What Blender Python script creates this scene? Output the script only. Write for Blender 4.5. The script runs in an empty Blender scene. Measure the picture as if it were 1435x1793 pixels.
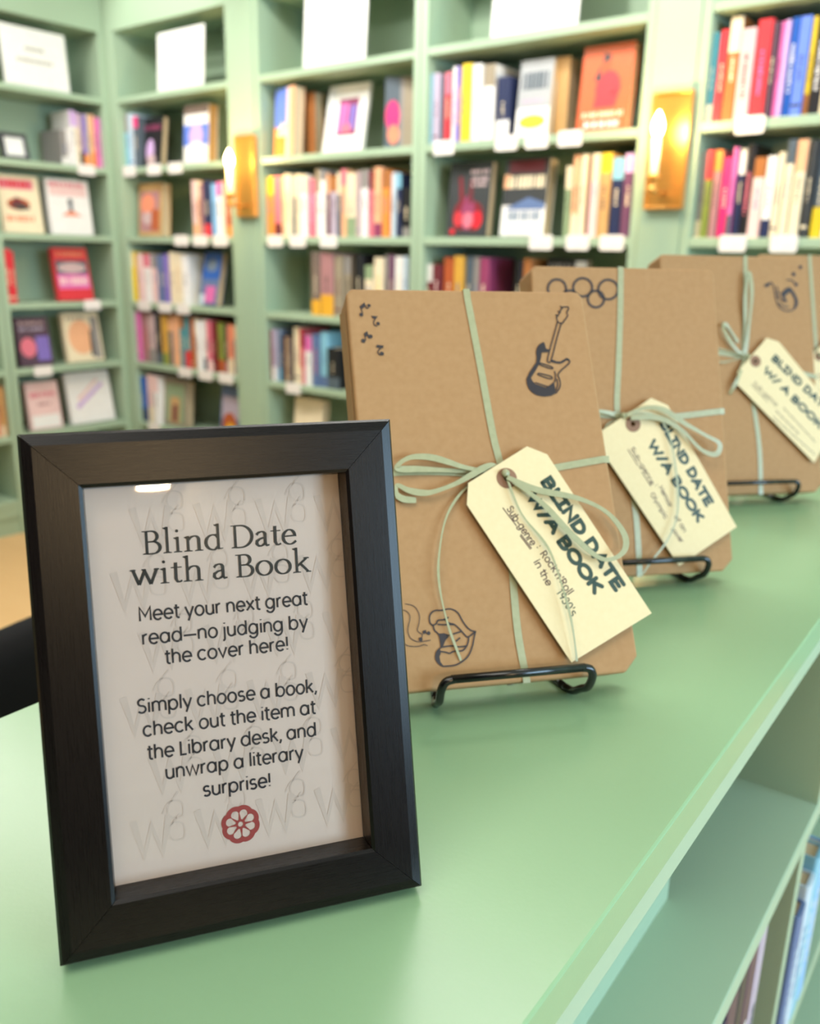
import bpy, bmesh, math, random
from mathutils import Vector, Matrix
from mathutils.geometry import tessellate_polygon
random.seed(7)
C = bpy.context.scene
COL = C.collection
PI = math.pi

# ------------------------------------------------------------------ camera, light, exposure
ZC = 1.29                                   # lens height above the floor
PITCH, ROLL, YAW, FPX = 0.28647, 0.02003, 0.66676, 1509.06
hd = Vector((-math.sin(YAW), math.cos(YAW), 0)); rt = Vector((math.cos(YAW), math.sin(YAW), 0)); zz = Vector((0, 0, 1))
fw = hd * math.cos(PITCH) - zz * math.sin(PITCH); upv = zz * math.cos(PITCH) + hd * math.sin(PITCH)
r2 = rt * math.cos(ROLL) + upv * math.sin(ROLL); u2 = upv * math.cos(ROLL) - rt * math.sin(ROLL)
cd = bpy.data.cameras.new('camera'); cam = bpy.data.objects.new('camera', cd); COL.objects.link(cam)
M = Matrix((( r2.x, u2.x, -fw.x, 0), (r2.y, u2.y, -fw.y, 0), (r2.z, u2.z, -fw.z, ZC), (0, 0, 0, 1)))
cam.matrix_world = M
cd.sensor_fit = 'HORIZONTAL'; cd.sensor_width = 36; cd.lens = FPX / 1435 * 36
cd.clip_start = .02
cd.dof.use_dof = True; cd.dof.focus_distance = 0.36; cd.dof.aperture_fstop = 11.5
C.camera = cam
C.view_settings.view_transform = 'Standard'; C.view_settings.look = 'None'
C.view_settings.gamma = 1; C.view_settings.exposure = EXPOSURE = 0.0
try:
    C.cycles.use_denoising = True; C.cycles.denoiser = 'OPENIMAGEDENOISE'
    C.cycles.max_bounces = 8; C.cycles.diffuse_bounces = 2; C.cycles.sample_clamp_indirect = 6
except Exception: pass

W = bpy.data.worlds.new('daylight'); C.world = W; W.use_nodes = True
W.node_tree.nodes['Background'].inputs[0].default_value = (.86, .94, 1, 1)
W.node_tree.nodes['Background'].inputs[1].default_value = 1.2

def area(name, loc, target, sx, sy, power, color):
    d = bpy.data.lights.new(name, 'AREA'); d.shape = 'RECTANGLE'; d.size = sx; d.size_y = sy; d.energy = power; d.color = color
    o = bpy.data.objects.new(name, d); COL.objects.link(o); o.location = loc
    o.rotation_euler = (Vector(target) - Vector(loc)).to_track_quat('-Z', 'Y').to_euler()
    return o
def spot(name, loc, target, power, color, ang=70, blend=.6, size=.06):
    d = bpy.data.lights.new(name, 'SPOT'); d.energy = power; d.color = color; d.spot_size = math.radians(ang); d.spot_blend = blend; d.shadow_soft_size = size
    o = bpy.data.objects.new(name, d); COL.objects.link(o); o.location = loc
    o.rotation_euler = (Vector(target) - Vector(loc)).to_track_quat('-Z', 'Y').to_euler()
    return o
area('side_daylight', (3.38, .9, 1.65), (-.4, .9, 1.0), 2.4, 1.4, 150, (.50, .77, 1))  # cool daylight from the right; the window it fills is added
area('overhead_light', (-1.9, 1.36, 2.72), (-1.95, 1.8, 0), 3.4, .3, 50, (1, .985, .95))
area('overhead_light', (-2.95, .9, 2.72), (-3.2, 1.0, 0), .35, 1.8, 20, (1, .985, .95))
area('overhead_light', (-.1, -.5, 2.72), (-.2, -.3, 0), 1.4, 1.4, 30, (1, .95, .87))  # unseen fill added above the camera to brighten sign and counter
area('wall_lamp_light', (3.3, -1.93, 2.49), (0, .2, 1.2), .15, .12, 26, (1, .70, .38))
for sx_ in (-3.4, -2.42, -1.58, -.6):
    spot('track_spot', (sx_, 1.75, 2.70), (sx_, 2.62, 2.06), 46, (1, .985, .95), 66, .7)

# ------------------------------------------------------------------ materials
def lin(c):
    return tuple((v / 12.92 if v <= .04045 else ((v + .055) / 1.055) ** 2.4) for v in (x / 255 for x in c)) + (1,)
MATS = {}
def nt_of(name, rough=.5, spec=.5, metal=0):
    m = bpy.data.materials.new(name); m.use_nodes = True
    b = m.node_tree.nodes['Principled BSDF']
    b.inputs['Roughness'].default_value = rough; b.inputs['Metallic'].default_value = metal
    b.inputs['Specular IOR Level'].default_value = spec
    return m, m.node_tree, b
def noise_mat(name, c1, c2, scale=(8, 8, 8), rough=.5, spec=.5, metal=0, bump=0, detail=4, bscale=None, coat=0):
    """two close tones mixed by object-space noise, optional fine bump"""
    if name in MATS: return MATS[name]
    m, nt, b = nt_of(name, rough, spec, metal)
    N, L = nt.nodes, nt.links
    tc = N.new('ShaderNodeTexCoord'); mp = N.new('ShaderNodeMapping'); mp.inputs['Scale'].default_value = scale
    no = N.new('ShaderNodeTexNoise'); no.inputs['Scale'].default_value = 1; no.inputs['Detail'].default_value = detail
    mx = N.new('ShaderNodeMix'); mx.data_type = 'RGBA'
    mx.inputs['A'].default_value = lin(c1); mx.inputs['B'].default_value = lin(c2)
    L.new(tc.outputs['Object'], mp.inputs['Vector']); L.new(mp.outputs[0], no.inputs['Vector'])
    L.new(no.outputs['Fac'], mx.inputs['Factor']); L.new(mx.outputs['Result'], b.inputs['Base Color'])
    if bump:
        bp = N.new('ShaderNodeBump'); bp.inputs['Strength'].default_value = bump; bp.inputs['Distance'].default_value = .001
        if bscale:
            m2 = N.new('ShaderNodeMapping'); m2.inputs['Scale'].default_value = bscale
            n2 = N.new('ShaderNodeTexNoise'); n2.inputs['Scale'].default_value = 1; n2.inputs['Detail'].default_value = 3
            L.new(tc.outputs['Object'], m2.inputs['Vector']); L.new(m2.outputs[0], n2.inputs['Vector']); L.new(n2.outputs['Fac'], bp.inputs['Height'])
        else: L.new(no.outputs['Fac'], bp.inputs['Height'])
        L.new(bp.outputs[0], b.inputs['Normal'])
    if coat: b.inputs['Coat Weight'].default_value = coat; b.inputs['Coat Roughness'].default_value = .15
    MATS[name] = m
    return m
def flat(name, c, rough=.5, spec=.5, metal=0):
    a = tuple(min(255, v * 1.03 + 2) for v in c); b = tuple(v * .95 for v in c)
    return noise_mat(name, a, b, (40, 40, 40), rough, spec, metal)
GREEN = noise_mat('sage_green_paint', (171, 193, 165), (164, 187, 158), (3, 3, 3), .42, .4, bump=.05, bscale=(260, 260, 260))
TOPGREEN = noise_mat('sage_green_counter_paint', (146, 181, 139), (139, 175, 133), (6, 6, 6), .27, .6, bump=.04, bscale=(420, 420, 420))
KRAFT = noise_mat('brown_kraft_paper', (180, 141, 98), (163, 123, 80), (220, 220, 220), .7, .25, bump=.12, detail=6, bscale=(60, 60, 60))
RIBBON = noise_mat('sage_satin_ribbon', (174, 174, 134), (150, 152, 114), (300, 300, 300), .35, .6)
CARD = noise_mat('cream_card', (234, 215, 170), (227, 206, 158), (300, 300, 300), .65, .3)
EYE = flat('brown_eyelet_card', (142, 104, 78), .7)
INKGREEN = flat('dark_green_marker', (38, 62, 48), .5)
INKBROWN = flat('brown_pen', (74, 48, 46), .5)
INKBLACK = flat('black_pen', (36, 28, 32), .5)
WIRE = flat('black_coated_wire', (12, 12, 13), .22, .6)
PAPER = noise_mat('warm_white_print_paper', (242, 222, 206), (236, 216, 199), (60, 60, 60), .6, .3)
PATTERN = flat('pale_grey_print', (230, 211, 195), .6, .3)
TITLEINK = flat('charcoal_print', (52, 54, 52), .6, .3)
BODYINK = flat('slate_print', (50, 50, 55), .6, .3)
REDINK = flat('brick_red_print', (176, 78, 72), .6, .3)
BRASS = noise_mat('brushed_brass', (232, 172, 88), (216, 154, 74), (4, 4, 120), .3, .5, .65)
WALLR = noise_mat('pale_grey_wall', (176, 178, 174), (170, 172, 168), (2, 2, 2), .6)
WALLD = noise_mat('added_brown_panelling', (96, 78, 66), (82, 66, 56), (1, 1, 8), .6)
WHITEC = flat('white_card', (246, 243, 238), .5)
PLASTIC = flat('white_label_plastic', (245, 238, 232), .35)
BLACKP = flat('black_chair_fabric', (20, 20, 23), .8, .2)
BLACKM = flat('black_chair_plastic', (16, 16, 17), .4)
PAGES = noise_mat('book_pages', (226, 205, 170), (204, 182, 148), (60, 60, 3), .8, .2)
WALLM = noise_mat('pale_green_wall', (188, 214, 178), (182, 208, 172), (2, 2, 2), .6)
CEIL = noise_mat('white_ceiling', (240, 240, 234), (234, 234, 228), (2, 2, 2), .8)
FLOORM = noise_mat('warm_oak_floor', (238, 196, 142), (228, 183, 127), (1.2, 16, 1), .45, .4)
def rail_mat(name, sc):
    m, nt, b = nt_of(name, .4, .24)
    N, L = nt.nodes, nt.links
    tc = N.new('ShaderNodeTexCoord'); mp = N.new('ShaderNodeMapping'); mp.inputs['Scale'].default_value = sc
    no = N.new('ShaderNodeTexNoise'); no.inputs['Scale'].default_value = 1; no.inputs['Detail'].default_value = 5; no.inputs['Roughness'].default_value = .7
    mx = N.new('ShaderNodeMix'); mx.data_type = 'RGBA'; mx.inputs['A'].default_value = lin((4, 3, 3)); mx.inputs['B'].default_value = lin((22, 16, 14))
    bp = N.new('ShaderNodeBump'); bp.inputs['Strength'].default_value = .07; bp.inputs['Distance'].default_value = .0004
    rr = N.new('ShaderNodeMapRange'); rr.inputs['To Min'].default_value = .22; rr.inputs['To Max'].default_value = .34
    L.new(tc.outputs['Object'], mp.inputs['Vector']); L.new(mp.outputs[0], no.inputs['Vector']); L.new(no.outputs['Fac'], mx.inputs['Factor'])
    L.new(mx.outputs['Result'], b.inputs['Base Color']); L.new(no.outputs['Fac'], bp.inputs['Height']); L.new(bp.outputs[0], b.inputs['Normal'])
    L.new(no.outputs['Fac'], rr.inputs['Value']); L.new(rr.outputs[0], b.inputs['Roughness'])
    return m
RAILH = rail_mat('black_brushed_wood_across', (60, 2600, 2600)); RAILV = rail_mat('black_brushed_wood_upright', (2600, 60, 2600))
def glass_mat():
    m = bpy.data.materials.new('picture_glass'); m.use_nodes = True; nt = m.node_tree; N, L = nt.nodes, nt.links
    N.remove(N['Principled BSDF']); t = N.new('ShaderNodeBsdfTransparent'); g = N.new('ShaderNodeBsdfGlossy'); g.inputs['Roughness'].default_value = .02
    f = N.new('ShaderNodeFresnel'); f.inputs['IOR'].default_value = 1.45; mx = N.new('ShaderNodeMixShader')
    L.new(f.outputs[0], mx.inputs[0]); L.new(t.outputs[0], mx.inputs[1]); L.new(g.outputs[0], mx.inputs[2]); L.new(mx.outputs[0], N['Material Output'].inputs[0])
    return m
GLASS = glass_mat()
def glow(name, col, s):
    m = bpy.data.materials.new(name); m.use_nodes = True; b = m.node_tree.nodes['Principled BSDF']
    b.inputs['Base Color'].default_value = (*col, 1); b.inputs['Emission Color'].default_value = (*col, 1); b.inputs['Emission Strength'].default_value = s
    return m
BULB = glow('lit_bulb_glass', (1, .74, .34), 40)
PAL = {'teal': (78, 148, 158), 'cream': (244, 226, 192), 'red': (224, 58, 66), 'brown': (172, 108, 58), 'grey pink': (214, 184, 184), 'black': (30, 28, 32),
 'pink': (226, 112, 178), 'dark plum': (88, 66, 80), 'lilac': (214, 178, 226), 'blue': (34, 96, 186), 'periwinkle': (104, 134, 230), 'yellow': (244, 208, 50),
 'grey blue': (128, 146, 168), 'orange': (246, 150, 66), 'navy': (40, 48, 84), 'white': (248, 242, 238), 'grey': (150, 144, 140), 'olive': (134, 146, 62),
 'mauve': (178, 128, 130), 'hot pink': (234, 52, 124), 'slate': (86, 98, 108), 'rose': (228, 120, 138), 'pale pink': (246, 208, 204), 'peach': (246, 184, 140),
 'charcoal': (58, 60, 62), 'light blue': (138, 196, 220), 'lilac grey': (186, 172, 190), 'violet': (132, 112, 190), 'taupe': (160, 146, 124), 'sage': (146, 166, 128),
 'dark red': (126, 32, 44), 'tan': (204, 162, 106), 'plum': (116, 74, 104), 'maroon': (110, 42, 50), 'rust': (186, 92, 50), 'mustard': (216, 164, 66),
 'mulberry': (150, 62, 100), 'brown grey': (126, 108, 98), 'amber': (240, 176, 52), 'pale blue': (200, 218, 232), 'slate blue': (98, 120, 164),
 'sky blue': (140, 192, 240), 'scarlet': (226, 34, 50), 'salmon': (240, 146, 112), 'deep orange': (236, 104, 58), 'silver': (176, 178, 180), 'pink grey': (206, 178, 178)}
def pm(name):
    return flat('cover_' + name.replace(' ', '_'), PAL[name], .42, .4)

# ------------------------------------------------------------------ mesh helpers
class MB:
    def __init__(s): s.v = []; s.f = []; s.m = []; s.mats = []
    def mi(s, mat):
        if mat not in s.mats: s.mats.append(mat)
        return s.mats.index(mat)
    def add(s, vs, fs, mat):
        o = len(s.v); i = s.mi(mat); s.v += [tuple(v) for v in vs]; s.f += [tuple(o + k for k in f) for f in fs]; s.m += [i] * len(fs)
    def box(s, x0, x1, y0, y1, z0, z1, mat):
        s.add([(x0, y0, z0), (x1, y0, z0), (x1, y1, z0), (x0, y1, z0), (x0, y0, z1), (x1, y0, z1), (x1, y1, z1), (x0, y1, z1)],
              [(0, 3, 2, 1), (4, 5, 6, 7), (0, 1, 5, 4), (1, 2, 6, 5), (2, 3, 7, 6), (3, 0, 4, 7)], mat)
    def quad(s, a, b, c, d, mat): s.add([a, b, c, d], [(0, 1, 2, 3)], mat)
    def prism(s, poly, w0, w1, mat, holes=(), xf=lambda u, v, w: (u, v, w)):
        """polygon (u,v) with holes, extruded from w0 to w1"""
        loops = [list(poly)] + [list(h_) for h_ in holes]
        tris = tessellate_polygon([[Vector((u, v, 0)) for u, v in l] for l in loops])
        flatp = [p for l in loops for p in l]; n = len(flatp)
        fs = []
        for a, b, c in tris:
            (ax, ay), (bx, by), (cx, cy) = flatp[a], flatp[b], flatp[c]
            if (bx - ax) * (cy - ay) - (by - ay) * (cx - ax) < 0: b, c = c, b
            fs.append((a + n, b + n, c + n)); fs.append((a, c, b))
        k = 0
        for li, l in enumerate(loops):
            ar = sum(l[i][0] * l[(i + 1) % len(l)][1] - l[(i + 1) % len(l)][0] * l[i][1] for i in range(len(l)))
            flip = (ar < 0) != (li > 0)
            for i in range(len(l)):
                a, b = k + i, k + (i + 1) % len(l)
                fs.append((b, a, a + n, b + n) if flip else (a, b, b + n, a + n))
            k += len(l)
        s.add([xf(u, v, w0) for u, v in flatp] + [xf(u, v, w1) for u, v in flatp], fs, mat)
    def tube(s, pts, r, mat, n=10, caps=True):
        P = [Vector(p) for p in pts]; vs = []; fs = []; prev = None
        for i, p in enumerate(P):
            t = (P[min(i + 1, len(P) - 1)] - P[max(i - 1, 0)]).normalized()
            if prev is None:
                a = Vector((0, 0, 1)) if abs(t.z) < .9 else Vector((1, 0, 0)); nx = t.cross(a).normalized()
            else: nx = (prev - t * prev.dot(t)).normalized()
            prev = nx; ny = t.cross(nx); rr = r[i] if isinstance(r, (list, tuple)) else r
            for k in range(n):
                a = 2 * PI * k / n; vs.append(p + nx * math.cos(a) * rr + ny * math.sin(a) * rr)
        for i in range(len(P) - 1):
            for k in range(n): fs.append((i * n + k, i * n + (k + 1) % n, (i + 1) * n + (k + 1) % n, (i + 1) * n + k))
        if caps: fs.append(tuple(range(n - 1, -1, -1))); fs.append(tuple((len(P) - 1) * n + k for k in range(n)))
        s.add(vs, fs, mat)
    def lathe(s, prof, mat, c=(0, 0, 0), n=24):
        vs = []; fs = []
        for r, z in prof:
            for k in range(n): a = 2 * PI * k / n; vs.append((c[0] + r * math.cos(a), c[1] + r * math.sin(a), c[2] + z))
        for i in range(len(prof) - 1):
            for k in range(n): fs.append((i * n + k, i * n + (k + 1) % n, (i + 1) * n + (k + 1) % n, (i + 1) * n + k))
        s.add(vs, fs, mat)
    # ---- ink on a plane: (u, v) in metres at height w
    def stroke(s, pts, width, mat, w, round_=True, nib=None, th=.00006):
        """ribbon along pts; width const, or nib=(thin, thick) for a broad pen; round_ adds round ends"""
        P = [pts[0]] + [p for a, p in zip(pts, pts[1:]) if math.hypot(p[0] - a[0], p[1] - a[1]) > 1e-7]
        if len(P) < 2: return
        closed = math.hypot(P[0][0] - P[-1][0], P[0][1] - P[-1][1]) < 1e-6 and len(P) > 3
        n = len(P); L = []; Rr = []
        for i in range(n):
            if closed: a, b = P[(i - 1) % (n - 1)], P[(i + 1) % (n - 1)]
            else: a, b = P[max(i - 1, 0)], P[min(i + 1, n - 1)]
            p = P[i]
            d1 = (p[0] - a[0], p[1] - a[1]); d2 = (b[0] - p[0], b[1] - p[1])
            l1 = math.hypot(*d1) or 1; l2 = math.hypot(*d2) or 1
            if i == 0 and not closed: d1, l1 = d2, l2
            if i == n - 1 and not closed: d2, l2 = d1, l1
            t = (d1[0] / l1 + d2[0] / l2, d1[1] / l1 + d2[1] / l2); lt = math.hypot(*t)
            if lt < 1e-6: t = (d2[0] / l2, d2[1] / l2); lt = 1
            t = (t[0] / lt, t[1] / lt)
            m = 1 / max(.6, t[0] * d2[0] / l2 + t[1] * d2[1] / l2)
            hw = (width if nib is None else nib[0] + (nib[1] - nib[0]) * abs(t[1]) ** 1.3) / 2 * m
            L.append((p[0] - t[1] * hw, p[1] + t[0] * hw)); Rr.append((p[0] + t[1] * hw, p[1] - t[0] * hw))
        vs = [(u, v, w) for u, v in L] + [(u, v, w) for u, v in Rr]
        s.add(vs, [(i, n + i, n + i + 1, i + 1) for i in range(n - 1)], mat)
        if round_ and not closed:
            for q in (P[0], P[-1]): s.dot(q[0], q[1], width / 2, mat, w + th * .5, 10)
    def dot(s, u, v, r, mat, w, n=16, ry=None):
        s.add([(u + r * math.cos(2 * PI * k / n), v + (ry or r) * math.sin(2 * PI * k / n), w) for k in range(n)], [tuple(range(n))], mat)
    def fill(s, poly, mat, w):
        tris = tessellate_polygon([[Vector((u, v, 0)) for u, v in poly]])
        fs = []
        for a, b, c in tris:
            (ax, ay), (bx, by), (cx, cy) = poly[a], poly[b], poly[c]
            fs.append((a, b, c) if (bx - ax) * (cy - ay) - (by - ay) * (cx - ax) > 0 else (a, c, b))
        s.add([(u, v, w) for u, v in poly], fs, mat)
    def strap(s, pts, width, th, mat):
        """flat band along a 3-D path, its width lying across the path"""
        P = [Vector(p) for p in pts]; n = len(P); vs = []; fs = []
        for i, p in enumerate(P):
            t = (P[min(i + 1, n - 1)] - P[max(i - 1, 0)]); t = t.normalized() if t.length > 1e-9 else Vector((1, 0, 0))
            side = Vector((0, 0, 1)).cross(t)
            side = side.normalized() if side.length > .2 else Vector((1, 0, 0))
            nn = t.cross(side).normalized(); hw = (width[i] if isinstance(width, list) else width) / 2
            for a, b in ((-1, -1), (1, -1), (1, 1), (-1, 1)): vs.append(p + side * hw * a + nn * th / 2 * b)
        for i in range(n - 1):
            for k in range(4): fs.append((i * 4 + k, i * 4 + (k + 1) % 4, i * 4 + 4 + (k + 1) % 4, i * 4 + 4 + k))
        fs += [(3, 2, 1, 0), tuple((n - 1) * 4 + k for k in range(4))]
        s.add(vs, fs, mat)
    def build(s, name, parent=None, bevel=0, smooth=False, loc=None, rot=None):
        me = bpy.data.meshes.new(name); me.from_pydata(s.v, [], s.f)
        for m in s.mats: me.materials.append(m)
        me.polygons.foreach_set('material_index', s.m)
        if smooth: me.polygons.foreach_set('use_smooth', [True] * len(me.polygons))
        me.update()
        o = bpy.data.objects.new(name, me); COL.objects.link(o)
        if parent: o.parent = parent
        if loc: o.location = loc
        if rot: o.rotation_euler = rot
        if bevel:
            b = o.modifiers.new('soft_edges', 'BEVEL'); b.width = bevel; b.segments = 2; b.limit_method = 'ANGLE'
        return o
def tag(o, label, cat, group=None):
    o['label'] = label; o['category'] = cat
    if group: o['group'] = group
    return o
def thing(name, label, cat, loc=(0, 0, 0), rotz=0, group=None, mat=None):
    o = bpy.data.objects.new(name, None); COL.objects.link(o); o.empty_display_size = .05
    if mat is not None: o.matrix_world = mat
    else: o.location = loc; o.rotation_euler = (0, 0, rotz)
    return tag(o, label, cat, group)
def struct(o): o['kind'] = 'structure'; return o
def boxo(name, x0, x1, y0, y1, z0, z1, mat, parent=None, bevel=0):
    m = MB(); m.box(x0, x1, y0, y1, z0, z1, mat); return m.build(name, parent, bevel)
def smoothpts(pts, k=6):
    """Catmull-Rom through the points"""
    out = []; n = len(pts)
    for i in range(n - 1):
        p0, p1, p2, p3 = pts[max(i - 1, 0)], pts[i], pts[i + 1], pts[min(i + 2, n - 1)]
        for j in range(k):
            t = j / k
            out.append(tuple(.5 * (2 * b + (c - a) * t + (2 * a - 5 * b + 4 * c - d) * t * t + (3 * b - a - 3 * c + d) * t ** 3) for a, b, c, d in zip(p0, p1, p2, p3)))
    out.append(tuple(pts[-1])); return out
def plane_matrix(o, yaw, lean):
    """local x along the lower edge, local y up the leaning face, local z out of the face"""
    ux = Vector((math.cos(yaw), math.sin(yaw), 0)); n = Vector((-math.sin(yaw), math.cos(yaw), 0))
    uy = zz * math.cos(lean) + n * math.sin(lean); w = ux.cross(uy)
    return Matrix(((ux.x, uy.x, w.x, o[0]), (ux.y, uy.y, w.y, o[1]), (ux.z, uy.z, w.z, o[2]), (0, 0, 0, 1)))
ORD = ['first', 'second', 'third', 'fourth', 'fifth', 'sixth', 'seventh', 'eighth', 'ninth', 'tenth', 'eleventh', 'twelfth', 'thirteenth', 'fourteenth',
       'fifteenth', 'sixteenth', 'seventeenth', 'eighteenth', 'nineteenth', 'twentieth', 'twenty-first', 'twenty-second', 'twenty-third', 'twenty-fourth', 'twenty-fifth']

# ------------------------------------------------------------------ pen-drawn letters (cap height 1)
def arc(cx, cy, rx, ry, a0, a1, n=18):
    return [(cx + rx * math.cos(math.radians(a0 + (a1 - a0) * i / n)), cy + ry * math.sin(math.radians(a0 + (a1 - a0) * i / n))) for i in range(n + 1)]
XH = .735; HX = XH / 2
bowl = lambda cx: arc(cx, HX, .33, HX, 0, 360, 28)
def G():
    g = {}
    g['o'] = (.86, [bowl(.43)])
    g['a'] = (.92, [bowl(.43), [(.76, 0), (.76, XH)]])
    g['d'] = (.92, [bowl(.43), [(.76, 0), (.76, 1.06)]])
    g['b'] = (.92, [bowl(.47), [(.14, 0), (.14, 1.06)]])
    g['p'] = (.92, [bowl(.47), [(.14, -.33), (.14, XH)]])
    g['g'] = (.92, [bowl(.43), [(.76, XH), (.76, .02)] + arc(.43, .02, .33, .34, 0, -155, 14)])
    g['e'] = (.84, [[(.10, HX)] + [(.74, HX)] + arc(.43, HX, .325, HX, 0, 318, 24)])
    g['c'] = (.80, [arc(.43, HX, .33, HX, 42, 318, 22)])
    arch = lambda x0, x1: [(x0, 0), (x0, XH)], 
    def ar(x0, x1): return [(x0, .40)] + arc((x0 + x1) / 2, XH - (x1 - x0) / 2, (x1 - x0) / 2, (x1 - x0) / 2, 180, 0, 12) + [(x1, 0)]
    g['n'] = (.82, [[(.13, 0), (.13, XH)], ar(.13, .68)])
    g['h'] = (.82, [[(.13, 0), (.13, 1.06)], ar(.13, .68)])
    g['m'] = (1.28, [[(.13, 0), (.13, XH)], ar(.13, .64), ar(.64, 1.15)])
    g['r'] = (.52, [[(.13, 0), (.13, XH)], [(.13, .42)] + arc(.40, .45, .27, .27, 180, 80, 8)])
    g['u'] = (.82, [[(.68, 0), (.68, XH)], [(.68, .33)] + arc(.405, .275, .275, .275, 0, -180, 12) + [(.13, XH)]])
    g['t'] = (.50, [[(.22, .98), (.22, .16)] + arc(.36, .16, .14, .16, 180, 270, 6) + [(.45, 0)], [(.04, XH), (.46, XH)]])
    g['l'] = (.30, [[(.15, 0), (.15, 1.06)]])
    g['i'] = (.30, [[(.15, 0), (.15, XH)], [(.15, .96), (.15, 1.03)]])
    g['j'] = (.30, [[(.15, XH), (.15, -.14)] + arc(-.01, -.14, .16, .17, 0, -85, 6), [(.15, .96), (.15, 1.03)]])
    g['k'] = (.76, [[(.13, 0), (.13, 1.06)], [(.62, XH), (.15, .33)], [(.30, .45), (.66, 0)]])
    g['v'] = (.78, [[(.07, XH), (.39, 0), (.71, XH)]])
    g['w'] = (1.16, [[(.07, XH), (.33, 0), (.58, XH), (.83, 0), (1.09, XH)]])
    g['x'] = (.76, [[(.08, XH), (.68, 0)], [(.68, XH), (.08, 0)]])
    g['y'] = (.78, [[(.07, XH), (.39, .02)], [(.71, XH), (.28, -.32)]])
    g['f'] = (.5, [[(.2, 0), (.2, .85)] + arc(.35, .85, .15, .18, 180, 80, 6), [(.04, XH), (.44, XH)]])
    g['s'] = (.70, [arc(.35, .545, .225, .19, 35, 250, 14) + arc(.35, .19, .25, .19, 75, -145, 14)])
    g['S'] = (.84, [arc(.42, .755, .27, .245, 35, 250, 16) + arc(.42, .255, .30, .255, 75, -150, 16)])
    g['M'] = (1.12, [[(.14, 0), (.14, 1), (.56, .32), (.98, 1), (.98, 0)]])
    g['L'] = (.66, [[(.14, 1), (.14, 0), (.58, 0)]])
    g['O'] = (1.06, [arc(.53, .5, .45, .5, 90, 450, 30)])
    g['B'] = (.84, [[(.14, 0), (.14, 1), (.42, 1)] + arc(.42, .755, .24, .245, 90, -90, 10) + [(.14, .51)], [(.42, .51)] + arc(.45, .255, .27, .255, 90, -90, 12) + [(.14, 0)]])
    g['I'] = (.62, [[(.31, 0), (.31, 1)], [(.08, 1), (.54, 1)], [(.08, 0), (.54, 0)]])
    g['N'] = (.92, [[(.13, 0), (.13, 1), (.79, 0), (.79, 1)]])
    g['D'] = (.92, [[(.14, 0), (.14, 1), (.36, 1)] + arc(.36, .5, .44, .5, 90, -90, 14) + [(.14, 0)]])
    g['A'] = (.92, [[(.07, 0), (.46, 1), (.85, 0)], [(.2, .34), (.72, .34)]])
    g['T'] = (.84, [[(.42, 0), (.42, 1)], [(.06, 1), (.78, 1)]])
    g['E'] = (.78, [[(.68, 1), (.14, 1), (.14, 0), (.68, 0)], [(.14, .5), (.6, .5)]])
    g['W'] = (1.26, [[(.06, 1), (.34, 0), (.63, .8), (.92, 0), (1.2, 1)]])
    g['K'] = (.86, [[(.14, 0), (.14, 1)], [(.74, 1), (.16, .42)], [(.32, .56), (.78, 0)]])
    g['R'] = (.86, [[(.14, 0), (.14, 1), (.42, 1)] + arc(.42, .74, .26, .26, 90, -90, 10) + [(.14, .48)], [(.42, .48), (.74, 0)]])
    g['/'] = (.55, [[(.06, -.1), (.48, 1.05)]])
    g['1'] = (.5, [[(.12, .8), (.3, 1), (.3, 0)]])
    g['9'] = (.8, [arc(.4, .7, .27, .3, 0, 360, 20), [(.67, .7), (.62, .35), (.5, 0)]])
    g['3'] = (.75, [arc(.36, .76, .25, .24, 140, -80, 12) + arc(.36, .26, .28, .26, 80, -145, 12)])
    g['0'] = (.85, [arc(.42, .5, .3, .5, 90, 450, 24)])
    g["'"] = (.28, [[(.14, 1.05), (.12, .8)]])
    g['-'] = (.6, [[(.1, .38), (.5, .38)]])
    g['\u2014'] = (1.1, [[(.06, .36), (1.04, .36)]])
    g[':'] = (.3, [[(.15, .06), (.15, .12)], [(.15, .58), (.15, .64)]])
    g[','] = (.28, [[(.17, .10), (.16, .0), (.07, -.20)]])
    g['!'] = (.32, [[(.16, 1.02), (.16, .3)], [(.16, .03), (.16, .10)]])
    g[' '] = (.36, [])
    return g
GL = G()
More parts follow.
